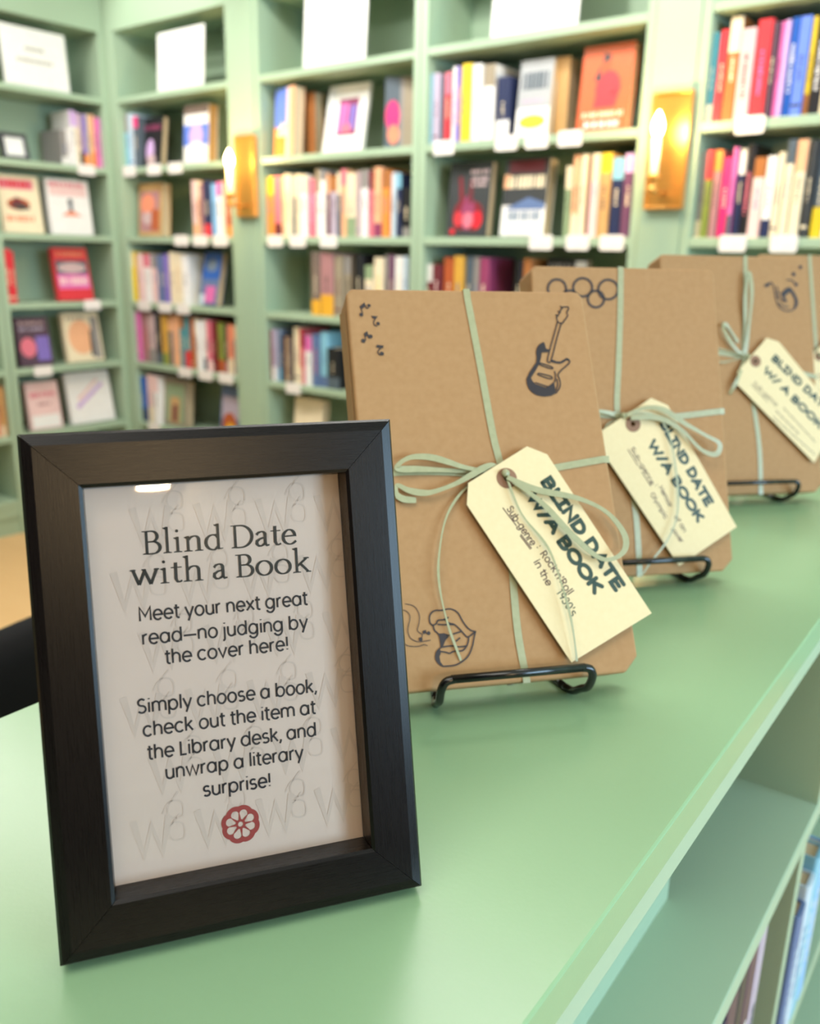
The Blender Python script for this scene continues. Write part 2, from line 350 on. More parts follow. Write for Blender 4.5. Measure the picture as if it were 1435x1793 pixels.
# roman serif letters for the title: ('n', pts) = broad-pen stroke, ('p', poly) = filled piece
def SERIF():
    t, th = .10, .038
    stem = lambda x, y0, y1, w=.10: ('p', [(x - w / 2, y0), (x + w / 2, y0), (x + w / 2, y1), (x - w / 2, y1)])
    foot = lambda x, y=0, w=.30: ('p', [(x - w / 2, y), (x + w / 2, y), (x + w / 2, y + .035), (x + .06, y + .06), (x - .06, y + .06), (x - w / 2, y + .035)])
    head = lambda x, y: ('p', [(x + .05, y), (x + .05, y - .12), (x - .05, y - .12), (x - .14, y - .065), (x - .14, y - .095 + .06)])
    g = {}; X = .655
    g['B'] = (.70, [stem(.17, 0, .97), foot(.15, 0, .26), ('p', [(.02, .935), (.3, .935), (.3, .975), (.02, .975)]), ('n', [(.15, .95), (.32, .955)] + arc(.34, .735, .2, .22, 90, -90, 14) + [(.17, .515)]),
        ('n', [(.17, .515), (.36, .52)] + arc(.37, .27, .25, .25, 90, -90, 16) + [(.17, .02)])])
    g['D'] = (.86, [stem(.17, 0, .97), foot(.15, 0, .26), ('p', [(.02, .935), (.3, .935), (.3, .975), (.02, .975)]), ('n', [(.15, .955), (.36, .955)] + arc(.36, .485, .42, .47, 90, -90, 20) + [(.17, .02)])])
    g['l'] = (.36, [stem(.17, .02, 1.1), foot(.17), head(.17, 1.1)])
    g['i'] = (.36, [stem(.17, .02, X), foot(.17), head(.17, X), ('d', (.16, .9, .065))])
    g['n'] = (.72, [stem(.17, .02, X), foot(.17), head(.17, X), ('n', [(.2, .5), (.28, .6), (.38, .635)] + arc(.42, .47, .13, .165, 90, 0, 8) + [(.55, .02)]), foot(.55)])
    g['h'] = (.74, [stem(.17, .02, 1.1), foot(.17), head(.17, 1.1), ('n', [(.2, .5), (.28, .6), (.38, .635)] + arc(.42, .47, .14, .165, 90, 0, 8) + [(.56, .02)]), foot(.56)])
    g['d'] = (.70, [stem(.52, .02, 1.1), head(.52, 1.1), ('p', [(.5, 0), (.68, .03), (.68, .065), (.5, .06)]), ('n', [(.5, .52), (.44, .62), (.34, .635)] + arc(.34, .32, .26, .315, 90, 280, 20) + [(.46, .08), (.52, .16)])])
    g['a'] = (.58, [('n', [(.09, .5), (.16, .6), (.26, .635)] + arc(.28, .5, .12, .135, 90, 0, 8) + [(.40, .12), (.45, .03), (.55, .05)]), ('n', [(.39, .38), (.22, .33), (.1, .24), (.09, .12), (.15, .03), (.25, .02), (.34, .08), (.4, .16)])])
    g['t'] = (.42, [('n', [(.2, .84), (.19, .16), (.24, .04), (.31, .02), (.4, .07)]), ('p', [(.03, X - .045), (.4, X - .045), (.4, X), (.03, X)]), ('p', [(.03, X - .04), (.15, X), (.24, .86), (.24, X - .04)])])
    g['e'] = (.60, [('n', [(.1, .36), (.5, .375)] + arc(.31, .36, .2, .28, 4, 120, 10) + arc(.32, .32, .25, .31, 130, 300, 16) + [(.55, .14)])])
    g['w'] = (.98, [('n', [(.1, .63), (.29, .02)]), ('n', [(.29, .02), (.5, .62)]), ('n', [(.47, .63), (.68, .02)]), ('n', [(.68, .02), (.89, .63)]), foot(.1, X - .05, .2), foot(.89, X - .05, .18), foot(.46, X - .05, .16)])
    g['o'] = (.68, [('n', arc(.34, .322, .265, .31, 90, 450, 30))])
    g['k'] = (.70, [stem(.17, .02, 1.1), foot(.17), head(.17, 1.1), ('n', [(.2, .3), (.54, .62)]), ('n', [(.3, .4), (.58, .04)]), foot(.6, 0, .2), foot(.53, X - .05, .22)])
    g[' '] = (.26, [])
    return g
SG = SERIF()
def write(mb, text, p0, p1, cap, pen, mat, w, track=0, jitter=0, kind='body'):
    """letters on a baseline p0->p1 (metres) filling its length; cap = cap height"""
    d = (p1[0] - p0[0], p1[1] - p0[1]); Lw = math.hypot(*d); dx = (d[0] / Lw, d[1] / Lw); dy = (-dx[1], dx[0])
    font = SG if kind == 'title' else GL
    adv = sum(font[ch][0] + track for ch in text); sx = Lw / adv
    x = 0
    for ci, ch in enumerate(text):
        a, items = font[ch]; jy = random.uniform(-jitter, jitter) * cap; jr = random.uniform(-jitter, jitter) * .8
        def T(q):
            u = (x + q[0]) * sx; v = q[1] * cap + jy + (pen / 2 if kind == 'hand' else 0) + jr * (q[0] - a / 2) * cap
            return (p0[0] + dx[0] * u + dy[0] * v, p0[1] + dx[1] * u + dy[1] * v)
        wv = w + (ci % 2) * .00002
        for it in items:
            if kind == 'title':
                if it[0] == 'n': mb.stroke([T(q) for q in it[1]], 0, mat, wv, False, (pen * .42, pen))
                elif it[0] == 'p': mb.fill([T(q) for q in it[1]], mat, wv + .00001)
                else:
                    c = T(it[1]); mb.dot(c[0], c[1], it[1][2] * cap, mat, wv)
            else: mb.stroke([T(q) for q in it], pen, mat, wv, kind == 'hand')
        x += a + track
# ------------------------------------------------------------------ the room
YB, XL = 2.55, -3.847                       # front faces of the back-wall and left-wall shelving
SH = [2.246, 1.9445, 1.642, 1.3355, 1.0335, .7413, .439, .137]   # shelf undersides from the top down
TH, DEP, TOPZ = .027, .27, 2.74
struct(boxo('floor', -4.6, 3.4, -3.2, 3.0, -.05, 0, FLOORM))
struct(boxo('ceiling', -4.6, 3.4, -3.2, 3.0, 2.75, 2.8, CEIL))
struct(boxo('wall_back', -4.3, 3.4, YB + DEP + .02, YB + DEP + .1, 0, 2.75, WALLM))
struct(boxo('wall_left', XL - DEP - .1, XL - DEP - .02, -3.2, YB + DEP + .1, 0, 2.75, WALLM))
struct(boxo('added_wall_front', -4.6, 3.5, -3.3, -3.2, 0, 2.75, WALLD))  # unseen brown wall, added to dim what the frame reflects
m = MB(); m.prism([(-3.2, 0), (3.0, 0), (3.0, 2.75), (-3.2, 2.75)], 3.4, 3.5, WALLR, [[(-.3, .95), (-.3, 2.35), (2.1, 2.35), (2.1, .95)]], lambda u, v, q: (q, u, v)); struct(m.build('added_wall_right'))  # unseen wall added to close the room and darken the frame's reflection
m = MB(); m.prism([(-.34, .91), (2.14, .91), (2.14, 2.39), (-.34, 2.39)], 3.39, 3.42, WHITEC, [[(-.28, .97), (-.28, 2.33), (2.08, 2.33), (2.08, .97)]], lambda u, v, q: (q, u, v)); struct(m.build('added_window_1'))  # unseen window surround, added as an opening for the side daylight
struct(boxo('added_panel_right', 3.36, 3.399, -3.2, 2.8, 0, .93, WALLD)); struct(boxo('added_panel_front', -4.0, 3.35, -3.199, -3.16, 0, 1.3, WALLD))  # unseen dark panels added so the frame's lower half reflects something dark
struct(boxo('trim_1', -2.975, -2.838, YB - .004, YB + .06, .0, TOPZ, GREEN, bevel=.002))
struct(boxo('trim_2', -1.159, -1.029, YB - .004, YB + .06, .0, TOPZ, GREEN, bevel=.002))
struct(boxo('trim_3', XL - .05, -3.805, 2.552, YB + .05, .0, TOPZ, GREEN, bevel=.002))

def bookcase(x0, x1, label, left=False, pl=.028, pr=.028):
    """a floor-to-ceiling unit; x0..x1 is the clear opening, local y runs to the back"""
    t = thing('bookcase', label, 'bookcase', (XL, 0, 0) if left else (0, YB, 0), PI / 2 if left else 0)
    e = .0015
    boxo('side_panel', x0 - pl + e, x0, 0, DEP, 0, TOPZ, GREEN, t, .002)
    boxo('side_panel', x1, x1 + pr - e, 0, DEP, 0, TOPZ, GREEN, t, .002)
    boxo('back_panel', x0, x1, DEP - .012, DEP, .08, TOPZ, GREEN, t)
    boxo('fascia', x0, x1, 0, .03, SH[0], TOPZ, GREEN, t)
    boxo('soffit', x0, x1, .03, DEP - .012, SH[0], SH[0] + .02, GREEN, t)
    for z in SH[1:]: boxo('shelf', x0, x1, .002, DEP - .012, z, z + TH, GREEN, t, .003)
    boxo('plinth', x0, x1, .012, .04, 0, .085, GREEN, t)
    boxo('bottom_board', x0, x1, .004, DEP - .012, .085, .137, GREEN, t)
    return t
bookcase(-3.776, -3.003, 'corner bookcase of the back wall, left of the left brass lamp')
bookcase(-2.81, -2.03, 'back-wall bookcase directly right of the left brass lamp', pr=.029)
bookcase(-1.972, -1.187, 'back-wall bookcase directly left of the right brass lamp', pl=.029)
bookcase(-1.001, -.22, 'bookcase right of the right brass lamp, at the photo edge')
bookcase(1.977, 2.523, 'left-wall bookcase of face-out books, meeting the corner', True)
bookcase(1.37, 1.92, 'left-wall bookcase cut by the left photo edge', True, pr=.027)

# ------------------------------------------------------------------ books standing spine-out
BAYN = {'b5': 'far-right bookcase', 'b4': 'right-centre bookcase', 'b3': 'left-centre bookcase', 'b2': 'corner bookcase', 'l': 'left-wall bookcase', 'll': 'far-left bookcase'}
ROWN = {'1': 'top row', '2': 'second row', '3': 'third row', '4': 'fourth row', '5': 'fifth row'}
def colours(spec):
    where = ''
    if '@' in spec: spec, where = spec.split('@')
    p = spec.split('/'); return p[0], (p[1] if len(p) > 1 else None), where
def luma(n): r, g_, b = PAL[n]; return .3 * r + .59 * g_ + .11 * b
def spine_book(w, h, d, spec, label, mat_world=None, loc=None, rotz=0, group=None):
    main, sec, where = colours(spec); r = min(.004, w * .22); cov = pm(main)
    m = MB(); segs = []
    a = {'t': random.uniform(.66, .78), 'b': random.uniform(.2, .34)}.get(where)
    if where == 't': segs = [(0, a, cov), (a, 1, pm(sec))]
    elif where == 'b': segs = [(0, a, pm(sec)), (a, 1, cov)]
    else: segs = [(0, 1, cov)]
    prof = [(0, r)] + [(r - r * math.cos(t), r - r * math.sin(t)) for t in (PI / 8, PI / 4, 3 * PI / 8)] + [(r, 0), (w - r, 0)] + [(w - r + r * math.sin(t), r - r * math.cos(t)) for t in (PI / 8, PI / 4, 3 * PI / 8)] + [(w, r)]
    n = len(prof)
    for a0, a1, mt in segs:
        m.add([(x, y, a0 * h) for x, y in prof] + [(x, y, a1 * h) for x, y in prof], [(i, i + 1, n + i + 1, n + i) for i in range(n - 1)], mt)
    m.box(0, .0016, r, d, 0, h, cov); m.box(w - .0016, w, r, d, 0, h, cov)
    m.add([(x, y, 0) for x, y in prof], [tuple(range(n - 1, -1, -1))], cov)
    m.add([(x, y, h) for x, y in prof], [tuple(range(n))], cov)
    o = m.build('book'); o.location = loc; o.rotation_euler = (0, 0, rotz)
    tag(o, label, 'book', group)
    p = boxo('page_block', .0018, w - .0018, r + .001, d - .004, .003, h - .003, PAGES, o)
    # the lettering on the spine as small blocks of the second or a contrasting colour
    tcol = sec if where == 'm' else ('cream' if luma(main) < 130 else random.choice(['charcoal', 'maroon', 'slate blue', 'dark plum']))
    if w > .012:
        q = MB(); z = h * random.uniform(.34, .42) if where != 'm' else h * .25; z1 = h * (.72 if where == 'm' else .62); lw = min(.011, w * (.5 if where == 'm' else .3)); x0 = w / 2 - lw / 2
        while z < z1:
            s_ = random.uniform(.003, .0075); q.box(x0 + random.uniform(0, lw * .25), x0 + lw * random.uniform(.75, 1), -.0003, .0004, z, z + s_, pm(tcol)); z += s_ + random.choice((.0022, .0022, .006))
        if where == '' and random.random() < .5: q.box(.0022, w - .0022, -.0003, .0004, h * .1, h * .13, pm(tcol))
        if q.v: q.build('spine_title', o)
    return o
ROWS = {}
ROWS['b5.1'] = ('s2', [(-1.005, -0.983, 0.23, 'teal/cream@b'), (-0.982, -0.958, 0.235, 'red'), (-0.957, -0.923, 0.262, 'brown/cream@t'), (-0.921, -0.882, 0.228, 'grey pink/black@m'), (-0.881, -0.842, 0.245, 'red/pink@m'), (-0.84, -0.826, 0.235, 'dark plum'), (-0.824, -0.807, 0.235, 'pink'), (-0.806, -0.796, 0.235, 'lilac'), (-0.795, -0.775, 0.24, 'blue/white@m'), (-0.773, -0.744, 0.238, 'periwinkle'), (-0.743, -0.729, 0.235, 'yellow/brown@b'), (-0.727, -0.7, 0.24, 'black/white@m'), (-0.698, -0.687, 0.225, 'cream'), (-0.685, -0.666, 0.24, 'grey blue'), (-0.664, -0.652, 0.23, 'orange'), (-0.65, -0.623, 0.24, 'navy'), (-0.622, -0.606, 0.235, 'white')])
ROWS['b5.2'] = ('s3', [(-1.0, -0.982, 0.235, 'grey/cream@b'), (-0.98, -0.96, 0.235, 'olive/red@t'), (-0.959, -0.936, 0.235, 'mauve/orange@t'), (-0.934, -0.909, 0.215, 'hot pink'), (-0.908, -0.894, 0.24, 'pink/slate@b'), (-0.892, -0.87, 0.235, 'navy/white@t'), (-0.868, -0.847, 0.245, 'black/rose@m'), (-0.846, -0.813, 0.21, 'pale pink/brown@t'), (-0.811, -0.785, 0.212, 'white/navy@b'), (-0.783, -0.765, 0.22, 'cream'), (-0.763, -0.74, 0.25, 'cream/slate@t'), (-0.737, -0.709, 0.248, 'cream/peach@t'), (-0.706, -0.685, 0.245, 'charcoal'), (-0.683, -0.652, 0.24, 'slate/yellow@b'), (-0.651, -0.632, 0.23, 'white'), (-0.63, -0.614, 0.24, 'brown'), (-0.612, -0.588, 0.235, 'cream')])
ROWS['b4.1'] = ('s2', [(-1.987, -1.963, 0.225, 'light blue'), (-1.961, -1.934, 0.225, 'lilac grey'), (-1.932, -1.921, 0.21, 'slate'), (-1.92, -1.893, 0.225, 'red/rose@t'), (-1.891, -1.87, 0.24, 'white/lilac@m'), (-1.867, -1.844, 0.235, 'violet/peach@m'), (-1.842, -1.803, 0.24, 'yellow'), (-1.8, -1.764, 0.235, 'white'), (-1.762, -1.718, 0.232, 'white/taupe@t'), (-1.709, -1.659, 0.19, 'navy/white@b')])
ROWS['b4.2'] = ('s3', [(-1.434, -1.408, 0.215, 'sage/cream@t'), (-1.406, -1.377, 0.245, 'peach/cream@b'), (-1.376, -1.354, 0.245, 'cream'), (-1.352, -1.341, 0.24, 'dark red'), (-1.339, -1.31, 0.245, 'pale pink/cream@t'), (-1.308, -1.273, 0.245, 'tan/yellow@t'), (-1.271, -1.234, 0.23, 'navy/light blue@t'), (-1.232, -1.197, 0.24, 'plum/lilac@t')])
ROWS['b4.3'] = ('s4', [(-1.986, -1.948, 0.21, 'dark red/white@t'), (-1.945, -1.908, 0.21, 'maroon/pale pink@m'), (-1.905, -1.857, 0.235, 'rust'), (-1.852, -1.81, 0.24, 'mustard'), (-1.805, -1.777, 0.24, 'slate'), (-1.775, -1.747, 0.238, 'grey'), (-1.743, -1.704, 0.235, 'mulberry'), (-1.603, -1.577, 0.23, 'black'), (-1.574, -1.54, 0.235, 'brown')])
ROWS['b3.2'] = ('s3', [(-2.83, -2.816, 0.215, 'pale pink'), (-2.815, -2.77, 0.235, 'orange/yellow@t'), (-2.768, -2.729, 0.235, 'rose/maroon@b'), (-2.726, -2.705, 0.235, 'peach'), (-2.703, -2.662, 0.24, 'cream/yellow@m'), (-2.66, -2.644, 0.23, 'slate/cream@t'), (-2.642, -2.614, 0.238, 'cream'), (-2.612, -2.575, 0.235, 'white/cream@t'), (-2.573, -2.537, 0.218, 'rose/lilac@m'), (-2.535, -2.508, 0.252, 'white/taupe@t'), (-2.506, -2.477, 0.21, 'white'), (-2.475, -2.458, 0.235, 'maroon/peach@t'), (-2.456, -2.416, 0.225, 'lilac grey/brown@t'), (-2.414, -2.394, 0.235, 'slate/cream@t'), (-2.392, -2.363, 0.245, 'peach/rose@t'), (-2.362, -2.316, 0.23, 'cream/sage@b'), (-2.314, -2.298, 0.235, 'pink grey'), (-2.297, -2.261, 0.24, 'white/grey@t'), (-2.259, -2.228, 0.235, 'rose/dark red@t'), (-2.227, -2.19, 0.245, 'peach/mulberry@b'), (-2.188, -2.156, 0.235, 'orange/brown@t'), (-2.154, -2.14, 0.222, 'white'), (-2.139, -2.121, 0.225, 'pale blue'), (-2.119, -2.098, 0.22, 'navy/light blue@t'), (-2.096, -2.059, 0.17, 'black/grey@b')])
ROWS['b3.3'] = ('s4', [(-2.556, -2.507, 0.245, 'brown grey/amber@b'), (-2.505, -2.436, 0.245, 'mauve/amber@b'), (-2.433, -2.389, 0.235, 'taupe'), (-2.387, -2.352, 0.235, 'taupe/grey@t')])
ROWS['b3.3b'] = ('s4', [(-2.319, -2.28, 0.24, 'black'), (-2.276, -2.235, 0.2, 'cream/sage@t'), (-2.231, -2.183, 0.23, 'cream/yellow@m'), (-2.179, -2.157, 0.24, 'grey'), (-2.155, -2.129, 0.24, 'plum'), (-2.125, -2.087, 0.235, 'white/cream@m'), (-2.084, -2.06, 0.235, 'pale blue')])
ROWS['b3.4'] = ('s5', [(-2.821, -2.802, 0.215, 'dark red'), (-2.8, -2.777, 0.22, 'lilac grey/white@b'), (-2.775, -2.753, 0.22, 'grey blue/light blue@b'), (-2.751, -2.737, 0.2, 'navy'), (-2.734, -2.717, 0.19, 'tan'), (-2.715, -2.694, 0.19, 'brown grey'), (-2.68, -2.646, 0.235, 'cream'), (-2.645, -2.627, 0.23, 'red/cream@b'), (-2.626, -2.607, 0.22, 'rose/dark red@t'), (-2.604, -2.567, 0.205, 'white/pink@t'), (-2.563, -2.523, 0.215, 'slate blue/rose@m'), (-2.52, -2.476, 0.225, 'light blue/slate blue@b'), (-2.469, -2.404, 0.165, 'black/slate@b')])
ROWS['b2.1'] = ('s2', [(-3.829, -3.782, 0.205, 'white/rose@b'), (-3.779, -3.741, 0.235, 'light blue/grey@t'), (-3.739, -3.703, 0.235, 'pale blue'), (-3.701, -3.666, 0.22, 'slate/hot pink@t')])
ROWS['b2.2'] = ('s3', [(-3.312, -3.276, 0.24, 'pale pink/peach@b'), (-3.273, -3.241, 0.235, 'peach/cream@t'), (-3.239, -3.213, 0.22, 'mauve/navy@m'), (-3.211, -3.17, 0.235, 'navy/red@b'), (-3.168, -3.125, 0.22, 'sky blue'), (-3.123, -3.086, 0.225, 'white/pink@t'), (-3.083, -3.04, 0.23, 'rust/orange@b')])
ROWS['b2.3'] = ('s4', [(-3.839, -3.766, 0.235, 'yellow/cream@t'), (-3.75, -3.702, 0.225, 'pale pink'), (-3.698, -3.65, 0.225, 'white/rose@t'), (-3.645, -3.598, 0.22, 'pale pink/grey@t'), (-3.589, -3.535, 0.22, 'slate blue'), (-3.53, -3.502, 0.225, 'violet'), (-3.498, -3.458, 0.235, 'cream'), (-3.454, -3.412, 0.23, 'cream/tan@m'), (-3.408, -3.365, 0.225, 'white')])
ROWS['b2.4'] = ('s5', [(-3.869, -3.827, 0.24, 'cream/white@b'), (-3.824, -3.797, 0.24, 'white'), (-3.794, -3.754, 0.24, 'pink'), (-3.752, -3.689, 0.24, 'mauve/red@m'), (-3.687, -3.635, 0.238, 'pink grey/grey@b'), (-3.633, -3.587, 0.235, 'charcoal/slate@b'), (-3.585, -3.54, 0.235, 'mustard/olive@b'), (-3.538, -3.512, 0.23, 'slate/peach@t'), (-3.51, -3.45, 0.24, 'peach/grey@m'), (-3.447, -3.416, 0.235, 'teal/brown@t'), (-3.414, -3.371, 0.235, 'teal/red@b'), (-3.368, -3.348, 0.235, 'rust'), (-3.346, -3.314, 0.235, 'tan/cream@t'), (-3.311, -3.278, 0.225, 'white'), (-3.276, -3.24, 0.23, 'white/slate@b'), (-3.237, -3.199, 0.23, 'rose/pale pink@b'), (-3.196, -3.177, 0.23, 'dark red'), (-3.174, -3.13, 0.225, 'olive/rust@b'), (-3.128, -3.102, 0.22, 'charcoal/mauve@b'), (-3.1, -3.066, 0.22, 'salmon/cream@b'), (-3.064, -3.042, 0.215, 'grey/peach@t'), (-3.04, -3.009, 0.22, 'cream')])
ROWS['b2.5'] = ('s6', [(-3.837, -3.812, 0.23, 'white/slate blue@b'), (-3.809, -3.738, 0.225, 'blue/navy@b'), (-3.733, -3.682, 0.24, 'pale pink/cream@b'), (-3.679, -3.632, 0.235, 'white/pale pink@t')])
ROWS['l.1'] = ('s2', [(2.314, 2.342, 0.15, 'grey/white@b'), (2.344, 2.361, 0.155, 'white'), (2.362, 2.386, 0.235, 'white/lilac@t'), (2.387, 2.404, 0.23, 'cream/lilac@t'), (2.405, 2.424, 0.225, 'pink grey/charcoal@b'), (2.425, 2.448, 0.225, 'violet/orange@b'), (2.45, 2.469, 0.23, 'cream/peach@b'), (2.47, 2.489, 0.23, 'peach/orange@b'), (2.49, 2.517, 0.22, 'pink/slate@m'), (2.518, 2.54, 0.22, 'white/lilac@t')])
ROWS['l.3'] = ('s4', [(1.98, 2.016, 0.235, 'red'), (2.016, 2.038, 0.225, 'scarlet')])
ROWS['ll.5'] = ('s6', [(1.841, 1.872, 0.22, 'cream'), (1.874, 1.892, 0.22, 'salmon'), (1.894, 1.913, 0.225, 'tan/cream@b'), (1.915, 1.938, 0.23, 'orange')])
USED = set()
def desc(spec):
    a, b, wh = colours(spec)
    if not b: return a
    return {'t': f'{a} book, {b} head', 'b': f'{a} book, {b} foot', 'm': f'{a} book, {b} lettering'}[wh]
for key, (sh, items) in ROWS.items():
    bay, row = key.split('.'); left = bay in ('l', 'll'); z = SH[int(sh[1])] + TH
    row = row.rstrip('b'); off = 4 if key == 'b3.3b' else 0
    for i, (a, b, h, spec) in enumerate(items):
        d_ = desc(spec); d_ = d_ if ' book' in d_ else d_ + ' book'
        label = f'{d_}, {ORD[i + off]} spine from left in {ROWN[row]} of {BAYN[bay]}'
        rec = random.uniform(.02, .038); w = max(.008, b - a - .0012); dep = random.uniform(.14, .17)
        loc = (XL - rec, a, z) if left else (a, YB + rec, z)
        spine_book(w, h * 1.0, dep, spec, label, loc=loc, rotz=PI / 2 if left else 0, group=f'books on the {ROWN[row].replace(" row", "")} row of the {BAYN[bay]}')

# ------------------------------------------------------------------ books and cards standing face-out
def face_book(a, w, h, th, cover, art, label, sh, left=False, lean=.12, turn=0, rec=.045, name='book', cat='book', side=None, frame=None):
    """front board towards the room; art items in 0..1 of the cover: r rect, e ellipse, t row of letter blocks, p polygon"""
    z = SH[sh] + TH
    base = Matrix.Translation((XL - rec, a, z) if left else (a, YB + rec, z)) @ Matrix.Rotation((PI / 2 if left else 0) + turn, 4, 'Z') @ Matrix.Rotation(-lean, 4, 'X')
    # leaning back lowers the back edge: lift so that the lower back edge meets the shelf
    base = Matrix.Translation((0, 0, th * math.sin(lean) + .0005)) @ base
    cm = pm(cover); m = MB()
    m.box(0, w, 0, .0022, 0, h, cm); m.box(0, w, th - .0022, th, 0, h, cm); m.box(0, .002, .0022, th - .0022, 0, h, cm)
    o = m.build(name); o.matrix_world = base; tag(o, label, cat, None)
    boxo('page_block', .0022, w - .003, .0024, th - .0024, .003, h - .003, side or PAGES, o)
    q = MB(); k = 0
    for it in art:
        k += 1; y = -.0002 - .00012 * k; c = pm(it[-1])
        if it[0] == 'r': q.quad((it[1] * w, y, it[2] * h), (it[3] * w, y, it[2] * h), (it[3] * w, y, it[4] * h), (it[1] * w, y, it[4] * h), c)
        elif it[0] == 'e': q.add([((it[1] + it[3] * math.cos(2 * PI * j / 24)) * w, y, (it[2] + it[4] * math.sin(2 * PI * j / 24)) * h) for j in range(24)], [tuple(range(24))], c)
        elif it[0] == 'p': q.add([(u * w, y, v * h) for u, v in it[1]], [tuple(range(len(it[1])))], c)
        elif it[0] == 't':
            x, x1, z0, z1 = it[1], it[3], it[2], it[4]
            while x < x1 - .02:
                s_ = min(random.uniform(.035, .075), x1 - x); q.quad((x * w, y, z0 * h), ((x + s_) * w, y, z0 * h), ((x + s_) * w, y, z1 * h), (x * w, y, z1 * h), c); x += s_ + random.choice((.018, .018, .05))
    if q.v: q.build('cover_art', o)
    return o
F = face_book
F(-1.64, .122, .232, .03, 'silver', [('r', 0, 0, 1, .38, 'white'), ('t', .1, .62, .9, .84, 'slate'), ('e', .5, .2, .4, .09, 'yellow'), ('t', .15, .44, .8, .5, 'lilac grey')], 'silver and white face-out book beside the orange cover', 2, lean=.1)
F(-1.525, .05, .236, .06, 'tan', [], 'thick tan book standing behind the silver face-out cover', 2, lean=0, rec=.09)
F(-1.416, .168, .246, .032, 'deep orange', [('r', .0, .9, 1, 1, 'rust'), ('e', .55, .5, .24, .2, 'red'), ('e', .47, .77, .1, .085, 'rust'), ('p', [(.3, .28), (.72, .28), (.8, .5), (.62, .64), (.36, .6)], 'red'), ('p', [(.26, .6), (.36, .76), (.42, .58)], 'charcoal'), ('p', [(.4, .8), (.54, .82), (.56, .88), (.42, .9)], 'charcoal'), ('p', [(.58, .44), (.74, .5), (.7, .4)], 'maroon'), ('t', .1, .17, .9, .23, 'cream'), ('t', .16, .05, .84, .12, 'white')], 'orange face-out book with a red seated figure on its cover', 2, lean=.1)
F(-1.906, .172, .246, .036, 'black', [('r', 0, 0, 1, 1, 'charcoal'), ('e', .34, .28, .2, .2, 'dark red'), ('e', .66, .27, .22, .2, 'dark red'), ('e', .5, .32, .16, .24, 'mulberry'), ('e', .28, .24, .1, .1, 'red'), ('e', .74, .22, .12, .12, 'scarlet'), ('e', .52, .22, .13, .11, 'rose'), ('p', [(.3, .4), (.22, .8), (.3, .82), (.4, .45)], 'dark red'), ('p', [(.48, .45), (.5, .78), (.58, .76), (.6, .45)], 'maroon'), ('t', .5, .84, .95, .89, 'pink grey'), ('t', .55, .74, .95, .79, 'pink grey'), ('t', .55, .67, .9, .71, 'pink grey'), ('r', .1, .03, .22, .1, 'scarlet')], 'black face-out book with red tentacle cover, left end of its shelf', 3, lean=.1)
F(-1.68, .168, .246, .05, 'white', [('r', 0, .4, 1, 1, 'charcoal'), ('r', .1, .82, .9, .97, 'maroon'), ('t', .12, .62, .95, .78, 'cream'), ('r', .0, .62, .13, .8, 'peach'), ('p', [(.1, .36), (.6, .5), (.98, .42), (.98, .34), (.1, .34)], 'slate blue'), ('t', .15, .2, .9, .32, 'grey blue'), ('r', .04, .02, .96, .16, 'white')], 'dark-topped white face-out book with large pale title, right of tentacle book', 3, lean=.1)
F(-1.50, .15, .235, .03, 'black', [('t', .05, .82, .62, .94, 'grey'), ('r', .7, .86, .98, .97, 'white')], 'black face-out book showing above the ring-drawn parcel', 4, lean=.1)
F(-2.78, .15, .25, .045, 'peach', [('r', 0, .42, .62, 1, 'periwinkle'), ('p', [(0, 0), (.62, 0), (.62, .5), (.3, .34), (0, .46)], 'orange'), ('p', [(.1, .3), (.4, .5), (.62, .42), (.62, .28)], 'cream'), ('r', .62, 0, .78, 1, 'pale pink')], 'periwinkle and orange face-out book, left end of top row, right of left lamp', 2, lean=.06, turn=-.25)
F(-2.64, .05, .235, .05, 'brown', [], 'brown book standing behind the periwinkle face-out book', 2, lean=0, rec=.09)
F(-2.197, .115, .24, .04, 'taupe', [('r', 0, 0, .5, 1, 'slate'), ('e', .26, .46, .24, .22, 'hot pink'), ('e', .3, .2, .2, .14, 'salmon'), ('r', .5, 0, .62, 1, 'grey')], 'grey book with pink disc on cover, right end of its top row', 2, lean=.05, turn=.35)
F(-2.705, .168, .235, .04, 'cream', [('r', .3, .3, .7, .5, 'tan')], 'cream face-out book low on shelf, just above the black frame', 6, lean=.1)
F(-3.682, .15, .215, .03, 'black', [('e', .42, .32, .2, .24, 'lilac'), ('e', .5, .14, .22, .1, 'pink grey'), ('t', .1, .74, .9, .84, 'mulberry')], 'black face-out book with pale figure, corner bookcase top row', 2, lean=.14)
F(-3.365, .168, .24, .05, 'white', [('r', 0, .3, 1, .66, 'periwinkle'), ('e', .5, .46, .28, .22, 'lilac'), ('e', .5, .17, .42, .2, 'white'), ('r', 0, .84, 1, 1, 'brown grey')], 'white face-out book with blue band, beside the left brass lamp', 2, lean=.08, side=pm('tan'))
F(-3.736, .178, .238, .05, 'tan', [('r', .06, .08, .9, .84, 'mauve'), ('e', .4, .6, .3, .2, 'salmon'), ('e', .42, .34, .26, .12, 'pink grey'), ('r', .55, .1, .9, .5, 'rust')], 'tan face-out book with red-brown picture, corner bookcase second row', 3, lean=.08)
F(-3.307, .145, .235, .03, 'slate blue', [('r', .0, .5, 1, 1, 'blue'), ('e', .5, .75, .3, .12, 'grey blue'), ('r', .3, .05, .85, .36, 'pink'), ('r', 0, 0, .3, .2, 'pale blue')], 'blue face-out book with pink block, leaning in corner bookcase third row', 4, lean=.2, turn=-.12)
F(-3.425, .03, .21, .12, 'charcoal', [], 'charcoal book standing deep behind leaning blue book', 4, lean=0, rec=.08)
